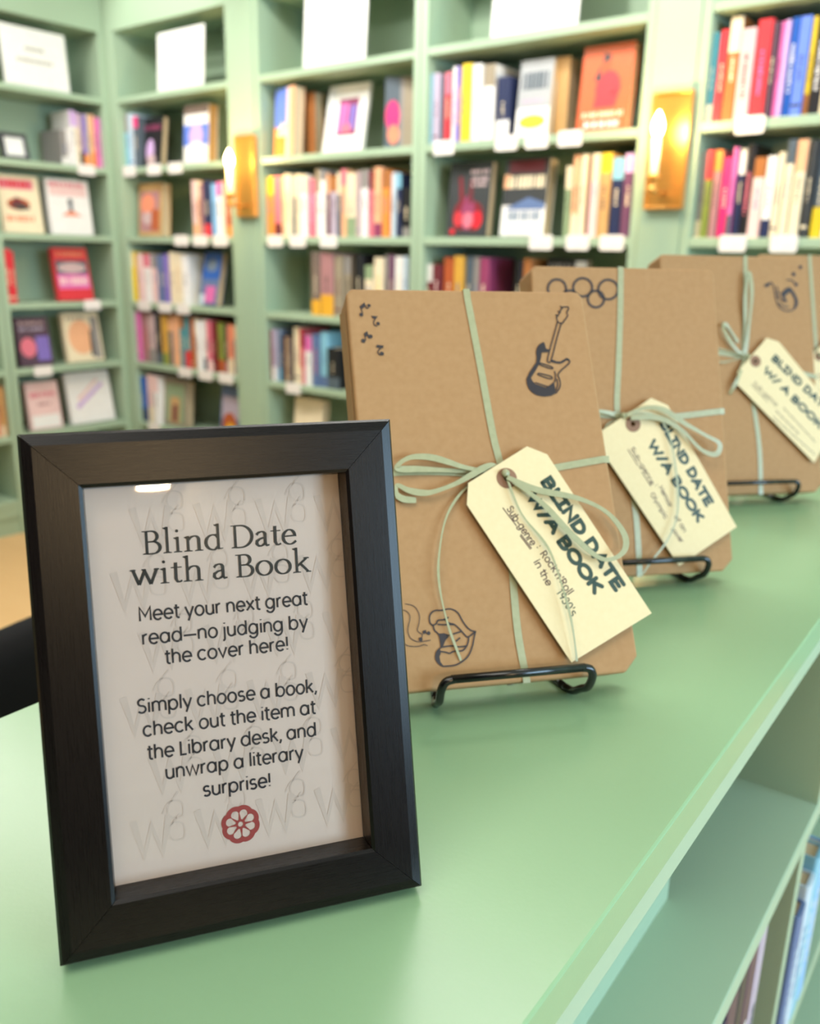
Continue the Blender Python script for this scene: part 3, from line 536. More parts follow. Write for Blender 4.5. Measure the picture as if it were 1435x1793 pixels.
F(-3.638, .19, .225, .04, 'taupe', [('r', .12, .08, .88, .9, 'sage'), ('r', .3, .05, .7, .62, 'tan'), ('r', .42, .08, .6, .45, 'maroon')], 'taupe face-out book with dark doorway picture, corner bookcase lowest row', 6, lean=.1)
F(-3.194, .14, .235, .03, 'slate blue', [('r', .05, .35, .9, .8, 'lilac grey'), ('e', .45, .24, .36, .24, 'rust'), ('e', .52, .14, .28, .14, 'amber')], 'slate-blue face-out book with orange flower, corner bookcase lowest row right', 6, lean=.1)
# the left wall: covers facing the room
F(2.012, .19, .243, .03, 'cream', [('r', .02, .76, .86, .93, 'rose'), ('t', .05, .8, .8, .9, 'red'), ('e', .45, .5, .28, .11, 'rust'), ('p', [(.2, .46), (.42, .64), (.74, .42), (.5, .4)], 'maroon'), ('e', .5, .45, .2, .05, 'charcoal'), ('t', .1, .2, .82, .3, 'salmon')], 'cream face-out book with dark-red mound picture, left wall second row', 3, True, .1)
F(2.24, .212, .243, .03, 'white', [('r', .06, .7, .94, .95, 'pale pink'), ('t', .06, .88, .86, .95, 'rose'), ('e', .52, .6, .06, .06, 'charcoal'), ('p', [(.47, .38), (.57, .38), (.56, .6), (.48, .6)], 'slate'), ('p', [(.28, .34), (.76, .34), (.58, .43), (.46, .43)], 'salmon')], 'white face-out book with small dark standing figure, left wall second row', 3, True, .1)
F(2.245, .18, .243, .03, 'red', [('r', .05, .5, .95, .76, 'slate'), ('e', .5, .62, .4, .1, 'pink grey'), ('r', .05, .22, .95, .5, 'pink'), ('t', .1, .3, .9, .44, 'pale pink'), ('t', .1, .84, .9, .92, 'salmon')], 'red and pink face-out book, alone on left wall third row', 4, True, .16)
F(2.025, .16, .225, .03, 'dark plum', [('t', .1, .84, .86, .9, 'pink grey'), ('t', .1, .72, .86, .78, 'lilac grey'), ('e', .3, .38, .24, .2, 'rose'), ('r', .55, .1, .95, .6, 'violet')], 'dark purple face-out book with pink shape, left wall fourth row', 5, True, .12)
F(2.264, .192, .235, .03, 'cream', [('e', .45, .5, .35, .35, 'peach'), ('p', [(.66, .1), (.76, .1), (.8, .6), (.7, .64)], 'black'), ('r', .75, .05, .95, .9, 'grey'), ('t', .1, .86, .6, .92, 'taupe')], 'cream face-out book with black silhouette, left wall fourth row', 5, True, .16)
F(2.043, .16, .225, .03, 'pale pink', [('t', .1, .68, .88, .78, 'rose'), ('t', .3, .5, .7, .56, 'mauve'), ('r', .06, .04, .94, .3, 'white')], 'pale pink face-out book with rose title, left wall fifth row', 6, True, .12)
F(2.254, .238, .25, .03, 'white', [('p', [(.15, .35), (.8, .78), (.84, .72), (.2, .28)], 'lilac'), ('p', [(.2, .5), (.7, .86), (.74, .82), (.24, .44)], 'pale pink')], 'large white face-out book with lilac diagonal stripes, left wall fifth row', 6, True, .18)
# framed pictures among the books
def small_frame(a, w, h, b, sh, left, lean, fm, label, art):
    z = SH[sh] + TH; rec = .06
    t = thing('picture_frame', label, 'picture frame', mat=Matrix.Translation((0, 0, .016 * math.sin(lean) + .0005)) @ Matrix.Translation((XL - rec, a, z) if left else (a, YB + rec, z)) @ Matrix.Rotation(PI / 2 if left else 0, 4, 'Z') @ Matrix.Rotation(-lean, 4, 'X'))
    m = MB(); xf = lambda u, v, q: (u, -q, v)
    m.prism([(0, 0), (w, 0), (w, h), (0, h)], -.016, 0, fm, [[(b, b), (b, h - b), (w - b, h - b), (w - b, b)]], xf); m.build('moulding', t)
    m = MB(); m.box(b * .8, w - b * .8, .006, .014, b * .8, h - b * .8, WHITEC)
    m.build('backing_print', t)
    if art:
        m = MB(); m.box(w * .28, w * .76, .005, .0062, h * .26, h * .8, pm('mulberry')); m.box(w * .3, w * .52, .0045, .0055, h * .3, h * .74, pm('pink')); m.box(w * .56, w * .73, .0045, .0055, h * .34, h * .7, pm('violet')); m.box(w * .4, w * .62, .004, .005, h * .3, h * .42, pm('rose')); m.build('print', t)
    return t
small_frame(2.053, .125, .115, .018, 2, True, .2, flat('dark_grey_frame', (70, 72, 76), .4), 'small dark grey picture frame, left wall top row', False)
small_frame(-2.526, .206, .25, .016, 2, False, .2, WHITEC, 'white frame with pink and purple picture between face-out books', True)

# ------------------------------------------------------------------ sign cards on top of the shelving, and shelf labels
def sign_card(a, w, h, left, label, txt=False, lean=.07):
    z = SH[1] + TH; t = thing('sign_card', label, 'sign', mat=Matrix.Translation((XL - .012, a, z + .0006) if left else (a, YB + .012, z + .0006)) @ Matrix.Rotation(PI / 2 if left else 0, 4, 'Z') @ Matrix.Rotation(-lean, 4, 'X'))
    boxo('card', 0, w, 0, .003, 0.001, h, WHITEC, t, .0008); boxo('foot', .0, w, 0, .07, -.0002, .0012, WHITEC, t)
    if txt:
        m = MB(); g_ = flat('grey_sign_print', (150, 142, 128))
        for zf, x0, x1 in ((.62, .36, .62), (.42, .22, .76)):
            x = x0
            while x < x1: s_ = random.uniform(.012, .028); m.quad((x * w, -.0003, zf * h), ((x + s_) * w, -.0003, zf * h), ((x + s_) * w, -.0003, (zf + .055) * h), (x * w, -.0003, (zf + .055) * h), g_); x += s_ + .01
        m.build('lettering', t)
    return t
sign_card(2.07, .30, .235, True, 'white sign card with two grey text lines, left-wall bookcase top', True)
sign_card(-3.48, .318, .232, False, 'blank white sign card on top of the corner bookcase')
sign_card(-2.575, .314, .27, False, 'large blank white sign card above the white-framed picture')
sign_card(-1.728, .312, .28, False, 'white sign card on the shelf above the silver book')
LABELS = [('b5', 2, [(-.903, -.824)]), ('b5', 3, [(-.91, -.834), (-.77, -.698)]), ('b4', 2, [(-1.934, -1.847), (-1.682, -1.597), (-1.568, -1.484), (-1.45, -1.367)]),
 ('b4', 3, [(-1.533, -1.447), (-1.398, -1.317), (-1.282, -1.2)]), ('b3', 3, [(-2.78, -2.69), (-2.65, -2.56), (-2.48, -2.39)]), ('b3', 5, [(-2.69, -2.602)]),
 ('b2', 2, [(-3.76, -3.66), (-3.57, -3.47), (-3.415, -3.315)]), ('b2', 3, [(-3.4, -3.3), (-3.265, -3.165), (-3.13, -3.03)]), ('b2', 4, [(-3.715, -3.615), (-3.55, -3.45), (-3.415, -3.315)]),
 ('b2', 5, [(-3.425, -3.325), (-3.275, -3.175), (-3.13, -3.03)]), ('b2', 6, [(-3.695, -3.6)]), ('l', 2, [(2.367, 2.456)]), ('l', 4, [(2.341, 2.428)]), ('l', 5, [(2.058, 2.147)])]
SHN = {2: 'top', 3: 'second', 4: 'third', 5: 'fourth', 6: 'fifth'}
for bay, sh, items in LABELS:
    left = bay == 'l'
    for i, (a, b) in enumerate(items):
        w = b - a; r = .008; hgt = .046; m = MB()
        out = []
        for cx, cz, a0 in ((w - r, hgt - r, 0), (r, hgt - r, 90), (r, r, 180), (w - r, r, 270)): out += [(cx + r * math.cos(math.radians(a0 + k * 30)), cz + r * math.sin(math.radians(a0 + k * 30))) for k in range(4)]
        m.prism(out, 0, .0022, PLASTIC, (), lambda u, v, q: (u, -q, v))
        m.box(.004, w - .004, 0, .02, hgt - .0075, hgt - .0065, PLASTIC)
        o = m.build('shelf_label'); z = SH[sh] - .0118
        o.location = (XL + .0008, a, z) if left else (a, YB - .0008, z); o.rotation_euler = (0, 0, PI / 2 if left else 0)
        which = 'only' if len(items) == 1 else ['leftmost', 'second', 'third', 'fourth'][i] if i < len(items) - 1 or len(items) > 3 and i < 3 else 'rightmost'
        tag(o, f'white shelf label under {SHN[sh]} book row of {BAYN[bay]}, {which} of {"that shelf" if len(items) > 1 else "its kind there"}', 'label', 'white shelf labels')

# ------------------------------------------------------------------ brass wall lamps
def sconce(cx, label):
    t = thing('wall_lamp', label, 'lamp', (cx, YB - .0045, 1.597), 0, 'brass candle lamps')
    m = MB(); W2, H2 = .0585, .157
    m.box(-W2, W2, -.014, 0, -H2, H2, BRASS); m.build('backplate', t, .003)
    m = MB(); m.prism([(-W2, -H2), (W2, -H2), (W2, H2), (-W2, H2)], .0, .008, BRASS, [[(-W2 + .008, -H2 + .008), (-W2 + .008, H2 - .008), (W2 - .008, H2 - .008), (W2 - .008, -H2 + .008)]], lambda u, v, q: (u, -.014 - q, v)); m.build('raised_rim', t, .0015)
    m = MB(); m.tube([(0, -.014, -.11), (0, -.05, -.118), (0, -.08, -.116), (0, -.095, -.10), (0, -.097, -.085)], .006, BRASS, 12); m.build('arm', t, smooth=True)
    m = MB(); m.lathe([(.0, -.122), (.014, -.119), (.018, -.11), (.012, -.102), (.008, -.09), (.019, -.082), (.021, -.07), (.016, -.068), (0, -.068)], BRASS, (0, -.097, 0)); m.build('candle_cup', t, smooth=True)
    m = MB(); m.lathe([(.0115, -.068), (.0115, .026), (.004, .027), (0, .027)], flat('ivory_candle_sleeve', (250, 232, 196), .5), (0, -.097, 0)); m.build('candle_sleeve', t, smooth=True)
    m = MB(); m.lathe([(.006, .027), (.012, .036), (.0165, .05), (.016, .062), (.011, .078), (.005, .09), (.0005, .097)], BULB, (0, -.097, 0)); m.build('bulb', t, smooth=True)
    d = bpy.data.lights.new('lamp_glow', 'POINT'); d.energy = 4.8; d.color = (1, .68, .30); d.shadow_soft_size = .02
    o = bpy.data.objects.new('lamp_glow', d); COL.objects.link(o); o.location = (cx, YB - .0045 - .13, 1.597 + .06)
sconce(-2.884, 'brass wall lamp with lit candle bulb, left of the two')
sconce(-1.081, 'brass wall lamp with lit candle bulb, right of the two')
# ------------------------------------------------------------------ the low bookcase whose top is the counter
CT = ZC - .2372                             # counter top height
t = thing('low_bookcase', 'long sage green low bookcase carrying the frame and wrapped books', 'bookcase', (-.0978, 0, 0), .0345)
boxo('countertop', -.315, 0, -.55, 1.95, CT - .0212, CT, TOPGREEN, t, .0012)
boxo('edge_strip', -.305, -.0012, -.54, 1.94, CT - .0372, CT - .0213, GREEN, t, .0008)
SZ = ZC - .487
boxo('shelf', -.300, -.003, -.52, 1.92, SZ - .022, SZ, GREEN, t, .0012)
boxo('shelf', -.300, -.003, -.52, 1.92, SZ - .35, SZ - .328, GREEN, t, .0012)
boxo('plinth', -.300, -.012, -.52, 1.92, 0, .09, GREEN, t)
boxo('shelf', -.300, -.003, -.52, 1.92, .09, .115, GREEN, t, .0012)
boxo('back_panel', -.312, -.301, -.53, 1.93, 0, CT - .0374, GREEN, t)
boxo('end_panel', -.300, -.002, 1.921, 1.94, 0, CT - .0374, GREEN, t)
boxo('end_panel', -.300, -.002, -.54, -.521, 0, CT - .0374, GREEN, t)
boxo('divider', -.300, -.004, .795, .815, SZ + .0002, CT - .0374, GREEN, t)
boxo('divider', -.300, -.004, .752, .770, SZ - .3278, SZ - .0222, GREEN, t, .001)
boxo('backstop', -.083, -.071, -.52, .585, SZ + .0002, CT - .0374, GREEN, t)
def low_book(x, y, w, h, d, spec, label):
    th = PI / 2 + .0345; c, s_ = math.cos(.0345), math.sin(.0345)
    o = spine_book(w, h, d, spec, label, loc=(-.0978 + x * c - y * s_, x * s_ + y * c, SZ - .328 + .0003), rotz=th, group='books in the low bookcase under the counter')
for i, (y, w, h, spec) in enumerate([(.53, .026, .275, 'navy/white@m'), (.558, .03, .28, 'dark plum/lilac grey@m'), (.59, .022, .285, 'charcoal/mauve@m'), (.614, .028, .29, 'dark plum/white@m'), (.644, .024, .285, 'lilac grey/slate@m')]):
    low_book(-.008, y, w, h, .16, spec, f'{desc(spec)}, {ORD[i]} from left, under the counter left of divider')
for i, (y, w, h, spec) in enumerate([(.812, .03, .185, 'slate blue/pale blue@m'), (.845, .028, .2, 'pale blue/slate blue@m'), (.876, .03, .215, 'light blue/white@m'), (.91, .028, .2, 'sky blue/white@m')]):
    low_book(-.004, y, w, h, .16, spec, f'{desc(spec)}, {ORD[i]} from left, under the counter right of divider')

# ------------------------------------------------------------------ black chair behind the counter
t = thing('office_chair', 'black padded office chair partly hidden behind the black frame', 'chair', (-.98, .46, 0))
m = MB(); n = 14; vs = []; fs = []
for i in range(n + 1):
    a = -1 + 2 * i / n
    for j in range(9):
        b = j / 8; half = .235 * (1 - .25 * max(0, b - .6) ** 2 * 4); y = a * half
        zt = .50 + b * .44 * (1 - .10 * a * a); vs.append((.235 - .05 * b - .05 * a * a * 0 + .045 * (1 - a * a) * .6, y, zt))
nn = len(vs); vs += [(x - .055, y * .98, z) for x, y, z in vs]
for i in range(n):
    for j in range(8):
        q = (i * 9 + j, (i + 1) * 9 + j, (i + 1) * 9 + j + 1, i * 9 + j + 1); fs.append(q); fs.append(tuple(nn + k for k in reversed(q)))
for i in range(n):
    for j in (0, 8): a, b = i * 9 + j, (i + 1) * 9 + j; fs.append((a, nn + a, nn + b, b) if j == 0 else (b, nn + b, nn + a, a))
for j in range(8):
    for i in (0, n): a, b = i * 9 + j, i * 9 + j + 1; fs.append((a, b, nn + b, nn + a) if i == 0 else (b, a, nn + a, nn + b))
m.add(vs, fs, BLACKP); o = m.build('backrest', t, smooth=True); s_ = o.modifiers.new('round', 'SUBSURF'); s_.levels = s_.render_levels = 1
m = MB(); m.box(-.25, .2, -.24, .24, .43, .50, BLACKP); m.build('seat', t, .03)
m = MB(); m.tube([(.02, 0, .42), (.20, 0, .42), (.235, 0, .5), (.225, 0, .66)], .014, BLACKM); m.build('back_bracket', t, smooth=True)
m = MB(); m.tube([(0, 0, .08), (0, 0, .43)], .025, BLACKM, 14); m.build('gas_post', t, smooth=True)
for k in range(5):
    a = 2 * PI * k / 5 + .3; c, s_ = math.cos(a), math.sin(a)
    m = MB(); m.tube([(0, 0, .1), (.14 * c, .14 * s_, .095), (.29 * c, .29 * s_, .07)], [.022, .019, .014], BLACKM); lg = m.build('leg', t, smooth=True)
    m = MB(); m.tube([(.29 * c - s_ * .012, .29 * s_ + c * .012, .027), (.29 * c + s_ * .012, .29 * s_ - c * .012, .027)], .0265, BLACKM, 16); m.tube([(.29 * c, .29 * s_, .03), (.29 * c, .29 * s_, .075)], .006, BLACKM); m.build('caster', lg)

# ------------------------------------------------------------------ the sign in its black frame
FO, FYAW, FLEAN, FW_, FH_ = (-.2352, .1131, 1.0577), 1.00115, .2702, .13022, .18056
t = thing('picture_frame', 'black brushed-wood frame with the Blind Date sign in front', 'picture frame', mat=plane_matrix(FO, FYAW, FLEAN))
B = .01914; DT = .0172
prof = [(0, -DT), (0, -.0022), (.0009, -.0009), (.0042, 0), (B - .0012, 0), (B, -.0007), (B, -.0135), (B - .004, -.0135), (B - .004, -DT)]
def rail(which):
    m = MB(); Lw, Lh = FW_, FH_; g_ = .00012; vs = []
    for a, w in prof:
        if which == 'b': p, q = (a + g_, a), (Lw - a - g_, a)
        if which == 't': p, q = (Lw - a - g_, Lh - a), (a + g_, Lh - a)
        if which == 'l': p, q = (a, Lh - a - g_), (a, a + g_)
        if which == 'r': p, q = (Lw - a, a + g_), (Lw - a, Lh - a - g_)
        vs += [(*p, w), (*q, w)]
    n = len(prof); fs = [(2 * i, 2 * ((i + 1) % n), 2 * ((i + 1) % n) + 1, 2 * i + 1) for i in range(n)]
    fs = [f[::-1] for f in fs]; fs += [tuple(2 * i for i in range(n)), tuple(2 * i + 1 for i in reversed(range(n)))]
    m.add(vs, fs, RAILH if which in 'bt' else RAILV)
    return m.build({'b': 'bottom_rail', 't': 'top_rail', 'l': 'side_rail', 'r': 'side_rail'}[which], t)
for k in 'btlr': rail(k)
m = MB(); m.quad((B - .003, B - .003, -.0128), (FW_ - B + .003, B - .003, -.0128), (FW_ - B + .003, FH_ - B + .003, -.0128), (B - .003, FH_ - B + .003, -.0128), PAPER); pr = m.build('print', t)
# glazing: a real sheet of glass just in front of the print
m = MB(); m.box(B - .003, FW_ - B + .003, B - .003, FH_ - B + .003, -.0122, -.0112, GLASS); m.build('glazing', t)
boxo('backing_board', B - .004, FW_ - B + .004, B - .004, FH_ - B + .004, -.0168, -.0132, BLACKM, t)
m = MB(); m.prism([(FW_ / 2 - .03, .0), (FW_ / 2 + .03, .0), (FW_ / 2 + .012, .125), (FW_ / 2 - .012, .125)], -.0025, 0, BLACKM)
# the strut hinges near the top of the back and stands on the counter behind
ang = .62; o = m.build('easel_strut', t); o.location = (0, .125 * math.cos(0) - .125 * math.cos(ang) + .0155, -.0174 - .125 * math.sin(ang)); o.rotation_euler = (ang, 0, 0)
PW = -.01265
m = MB(); X0, X1, Y0, Y1 = .021, FW_ - .021, .021, FH_ - .021
for r_ in range(6):
    for c_ in range(4):
        x = .026 + c_ * .0225 + (r_ % 2) * .008; y = .028 + r_ * .0225
        for it in GL['W'][1]: m.stroke([(x + q[0] * .011, y + q[1] * .013) for q in it], .0026, PATTERN, PW, False)
        for k in range(2): m.stroke(smoothpts([(x + .011 + q[0], y + .006 + k * .008 + q[1]) for q in ((0, 0), (.003, .004), (.007, .003), (.007, -.002), (.003, -.002), (.002, .002), (.006, .007))], 4), .0006, PATTERN, PW + .00001, False)
m.build('background_pattern', pr)
# ---- writing
MM = .001
BOOK1 = {'o': [-0.2608, 0.309, 1.0708], 'yaw': 0.8968, 'lean': 0.5226, 'w': 0.1483, 'h': 0.2324}
BOOK2 = {'o': [-0.2841, 0.5245, 1.0663], 'yaw': 0.8768, 'lean': 0.3341, 'w': 0.1497, 'h': 0.2328}
BOOK3 = {'o': [-0.3085, 0.8165, 1.0663], 'yaw': 0.8568, 'lean': 0.3395, 'w': 0.1677, 'h': 0.2464}
GUITAR_FILL = [[(118.2, 198.4), (117.1, 198.4), (114.6, 196.8), (112.8, 194.5), (112.0, 191.8), (112.0, 188.7), (111.3, 185.5), (109.2, 182.9), (106.0, 178.9), (103.7, 174.9), (103.6, 172.2), (104.3, 169.1), (106.1, 166.5), (109.0, 164.6), (113.2, 163.7), (117.7, 164.1), (121.1, 165.8), (121.0, 168.9), (121.0, 172.0), (117.7, 170.3), (115.8, 169.2), (109.0, 171.7), (107.5, 173.5), (106.7, 175.7), (110.2, 180.2), (113.2, 184.6), (114.9, 188.7), (115.7, 191.8), (119.8, 192.0), (120.9, 193.6), (118.8, 194.3), (118.5, 196.8)], [(121.0, 187.5), (124.4, 186.1), (126.8, 185.9), (129.0, 187.0), (131.0, 188.3), (132.7, 187.6), (133.0, 186.0), (131.9, 186.5), (130.8, 186.7), (128.8, 185.4), (126.4, 184.5), (123.7, 184.8), (120.5, 185.9)]]
GUITAR_LINE = [[(121.1, 165.8), (123.7, 168.8), (124.8, 172.0), (124.6, 175.1), (124.0, 177.3), (126.2, 180.0), (129.7, 182.7), (132.3, 184.9), (132.9, 186.3)], [(115.8, 169.2), (117.7, 170.3), (121.2, 172.9), (122.3, 176.5), (122.3, 179.6)], [(121.3, 167.5), (122.9, 171.1), (123.0, 174.7)], [(128.7, 211.9), (124.9, 202.7), (120.9, 193.1), (118.6, 186.4), (120.3, 185.7), (122.4, 190.0), (126.3, 200.0), (130.8, 210.6)], [(128.4, 211.7), (131.5, 210.6)], [(128.9, 211.9), (128.5, 214.7), (130.6, 217.5), (133.0, 221.3), (135.3, 221.7), (136.9, 221.7), (137.0, 220.4), (135.5, 218.0), (135.9, 216.1), (134.2, 213.8), (131.4, 210.6)], [(113.9, 185.1), (120.9, 182.5), (120.3, 181.4), (113.6, 183.9), (113.9, 185.1)], [(112.2, 178.6), (119.4, 176.5), (119.0, 174.9), (111.8, 177.5), (112.2, 178.6)], [(109.2, 172.6), (117.0, 169.8)], [(128.2, 216.3), (129.7, 215.9)], [(129.9, 218.7), (131.4, 218.2)], [(132.0, 222.2), (133.1, 220.8)]]
NOTE_FILL = [[(7.4, 220.9), (10.6, 223.7), (11.1, 221.4), (8.4, 219.1)], [(13.8, 215.2), (17.8, 214.9), (16.1, 213.1), (14.7, 213.6)], [(8.4, 203.7), (10.7, 205.7), (11.2, 203.2), (9.2, 201.8)], [(15.6, 197.1), (19.6, 196.6), (19.0, 194.9), (14.9, 195.4)]]
NOTE_LINE = [[(8.5, 219.3), (8.9, 216.5)], [(11.1, 221.4), (11.6, 219.8), (12.7, 220.5)], [(16.1, 213.3), (15.0, 211.3), (15.1, 209.6), (16.5, 208.7)], [(9.2, 202.0), (9.3, 200.0)], [(11.1, 203.2), (11.1, 201.6), (12.0, 201.3)], [(17.7, 195.0), (16.3, 193.6), (15.8, 192.0), (17.0, 190.7)]]
NOTE_HEAD = [(8.1, 215.9, 1.15), (13.1, 221.7, 1.0), (17.5, 210.3, 1.1), (7.9, 199.5, 1.25), (12.4, 202.3, 1.2), (18.1, 191.6, 1.2)]
LIPS_FILL = [[(34.5, 29.6), (37.7, 29.6), (41.0, 28.4), (38.1, 25.7), (36.3, 22.4), (35.1, 22.1), (35.0, 26.3)], [(34.6, 21.6), (34.9, 19.3), (33.9, 17.3), (34.2, 14.6), (35.6, 12.4), (32.9, 14.3), (31.7, 17.1), (32.5, 19.7)], [(26.0, 31.6), (28.0, 32.2), (28.0, 30.3), (26.2, 30.0)]]
LIPS_LINE = [[(31.8, 34.3), (30.6, 35.9), (30.7, 39.0), (32.1, 41.2), (34.6, 42.2), (37.8, 42.0), (41.5, 42.5), (44.2, 41.9), (46.8, 39.8), (48.8, 35.4), (50.8, 32.1), (53.0, 30.0), (55.4, 29.2)], [(31.8, 34.3), (33.8, 34.9), (35.2, 36.7), (38.5, 36.9), (41.0, 37.9)], [(39.6, 36.4), (41.4, 34.7), (44.1, 33.8), (47.0, 30.8), (49.1, 28.0), (51.0, 26.6), (55.4, 29.2)], [(35.0, 34.6), (37.8, 34.2), (41.4, 34.0), (44.1, 33.8)], [(32.3, 33.8), (32.7, 31.5), (34.5, 29.6), (35.7, 26.3), (35.3, 22.1)], [(35.7, 22.3), (41.3, 22.6), (45.2, 21.7), (49.7, 21.9)], [(42.8, 28.8), (46.9, 29.7)], [(44.0, 24.9), (46.2, 26.4)], [(34.7, 20.1), (37.8, 19.4), (39.7, 18.7), (42.2, 19.6), (47.0, 19.6), (49.7, 22.1), (51.0, 25.1), (51.0, 26.6)], [(55.4, 29.2), (54.2, 26.0), (52.9, 21.9), (50.8, 17.8), (48.5, 15.3), (45.1, 13.3), (41.8, 12.2), (37.0, 12.1), (34.7, 12.5), (32.5, 14.7), (31.8, 17.0), (32.7, 20.0), (34.7, 21.8)]]
WAVE_LINE = [[(14.5, 44.0), (17.8, 43.2), (19.8, 40.9), (19.7, 38.2), (18.4, 34.5), (18.1, 31.5), (19.3, 28.3), (22.7, 26.3), (26.6, 26.2), (29.8, 26.5)], [(18.0, 46.9), (21.8, 45.8), (24.0, 43.7), (25.2, 39.8), (24.4, 35.6), (23.3, 32.2), (25.4, 30.1)], [(14.8, 26.0), (17.4, 24.5), (20.1, 23.9), (23.6, 23.8), (26.0, 24.4), (27.9, 23.8)], [(25.8, 30.1), (25.4, 28.2)], [(27.9, 30.7), (28.7, 29.7)]]
WAVE_HEAD = [(24.6, 27.4, 1.05), (29.3, 30.3, 1.0)]
RING_LINE = [[(26.9, 216.0), (26.5, 214.3), (25.7, 212.6), (24.5, 211.1), (22.9, 210.0), (21.2, 209.3), (19.3, 209.1), (17.4, 209.3), (15.8, 210.0), (14.3, 211.0), (13.3, 212.4), (12.7, 214.1), (12.5, 215.9), (12.9, 217.6), (13.7, 219.3), (14.9, 220.7), (16.4, 221.9), (18.2, 222.6), (20.1, 222.8), (21.9, 222.6), (23.6, 222.0), (25.1, 220.9), (26.1, 219.5), (26.7, 217.8), (26.9, 216.0)], [(47.7, 217.2), (47.3, 215.4), (46.4, 213.7), (45.1, 212.3), (43.5, 211.2), (41.6, 210.5), (39.7, 210.2), (37.7, 210.4), (36.0, 211.1), (34.5, 212.2), (33.4, 213.6), (32.7, 215.2), (32.6, 217.0), (32.9, 218.8), (33.8, 220.5), (35.1, 221.9), (36.7, 223.1), (38.5, 223.8), (40.5, 224.1), (42.4, 223.8), (44.2, 223.2), (45.7, 222.1), (46.8, 220.7), (47.5, 219.0), (47.7, 217.2)], [(68.3, 215.8), (67.9, 213.8), (67.0, 212.0), (65.6, 210.5), (63.9, 209.3), (61.9, 208.5), (59.9, 208.2), (57.8, 208.5), (56.0, 209.2), (54.4, 210.3), (53.3, 211.9), (52.6, 213.7), (52.4, 215.6), (52.8, 217.5), (53.7, 219.3), (55.1, 220.9), (56.8, 222.1), (58.7, 222.9), (60.8, 223.2), (62.8, 222.9), (64.7, 222.2), (66.3, 221.1), (67.4, 219.5), (68.1, 217.7), (68.3, 215.8)], [(56.6, 208.4), (56.3, 206.8), (55.5, 205.3), (54.4, 204.0), (53.0, 203.0), (51.4, 202.3), (49.7, 202.1), (48.0, 202.3), (46.5, 202.9), (45.2, 203.9), (44.3, 205.2), (43.7, 206.7), (43.6, 208.3), (43.9, 209.9), (44.7, 211.4), (45.8, 212.8), (47.2, 213.8), (48.8, 214.4), (50.5, 214.6), (52.1, 214.4), (53.7, 213.8), (55.0, 212.9), (55.9, 211.6), (56.5, 210.1), (56.6, 208.4)], [(35.8, 208.5), (35.5, 206.9), (34.8, 205.4), (33.7, 204.1), (32.3, 203.1), (30.7, 202.4), (29.0, 202.2), (27.4, 202.4), (25.8, 203.0), (24.6, 204.0), (23.6, 205.3), (23.1, 206.7), (23.0, 208.4), (23.3, 210.0), (24.0, 211.5), (25.1, 212.8), (26.5, 213.8), (28.1, 214.4), (29.7, 214.6), (31.4, 214.5), (32.9, 213.9), (34.2, 212.9), (35.1, 211.6), (35.7, 210.1), (35.8, 208.5)]]
SAX_LINE = [[(116.4, 215.4), (119.5, 218.1), (123.3, 218.6), (125.5, 215.5), (126.4, 208.0), (127.8, 200.1), (130.2, 193.6), (135.2, 190.1), (141.9, 189.3), (148.4, 192.0), (151.7, 197.8), (150.6, 203.9), (147.2, 210.1), (143.6, 213.6), (138.7, 211.7), (135.0, 207.7)], [(129.3, 214.7), (130.3, 209.0), (131.3, 202.4), (134.9, 199.3)], [(141.3, 221.9), (147.1, 221.6), (151.6, 217.2)], [(130.4, 197.1), (135.5, 194.1), (141.2, 193.7)], [(127.9, 208.1), (130.8, 208.5)], [(128.5, 203.7), (131.4, 204.1)]]
SAX_THICK = [[(136.4, 206.4), (139.0, 209.5), (143.5, 211.3), (146.2, 209.2), (149.6, 202.6), (150.2, 197.3), (148.4, 193.3)], [(135.0, 207.7), (136.6, 202.9), (138.3, 199.4)], [(116.4, 215.4), (119.9, 216.8)]]
SAX_FILL = [[(135.4, 206.4), (138.2, 211.3), (142.6, 213.1), (145.3, 210.0), (140.3, 206.9), (137.2, 204.2)]]
SAX_HEAD = [(149.5, 228.2, 2.2), (157.8, 235.7, 2.0), (151.6, 217.2, 2.0)]
TAG1 = {'poly': [(59.4, 111.5), (96.9, 131.9), (108.5, 126.7), (158.0, 31.3), (106.2, 8.0), (57.2, 99.0)], 'eye': (82.3, 113.4), 'lines': [('BLIND DATE', (101.6, 110.5), (138.1, 44.2), 6.1, 2.45), ('W/A BOOK', (91.8, 101.9), (124.6, 43.5), 6.0, 2.4), ('Sub-genre', (79.5, 95.6), (91.5, 73.2), 3.9, 0.58), (':', (94.1, 73.1), (94.9, 71.4), 3.6, 0.58), ("Rock'n'Roll", (95.9, 69.0), (109.5, 44.4), 3.9, 0.58), ('in the', (91.4, 64.6), (98.0, 50.2), 3.7, 0.58), ("1930's", (102.4, 46.8), (109.8, 32.4), 4.4, 0.58), ('_', (77.9, 96.1), (84.4, 85.8), 0, 0.58), ('_', (86.5, 80.6), (91.6, 72.4), 0, 0.58), ('_', (86.0, 79.8), (90.9, 71.9), 0, 0.5)]}
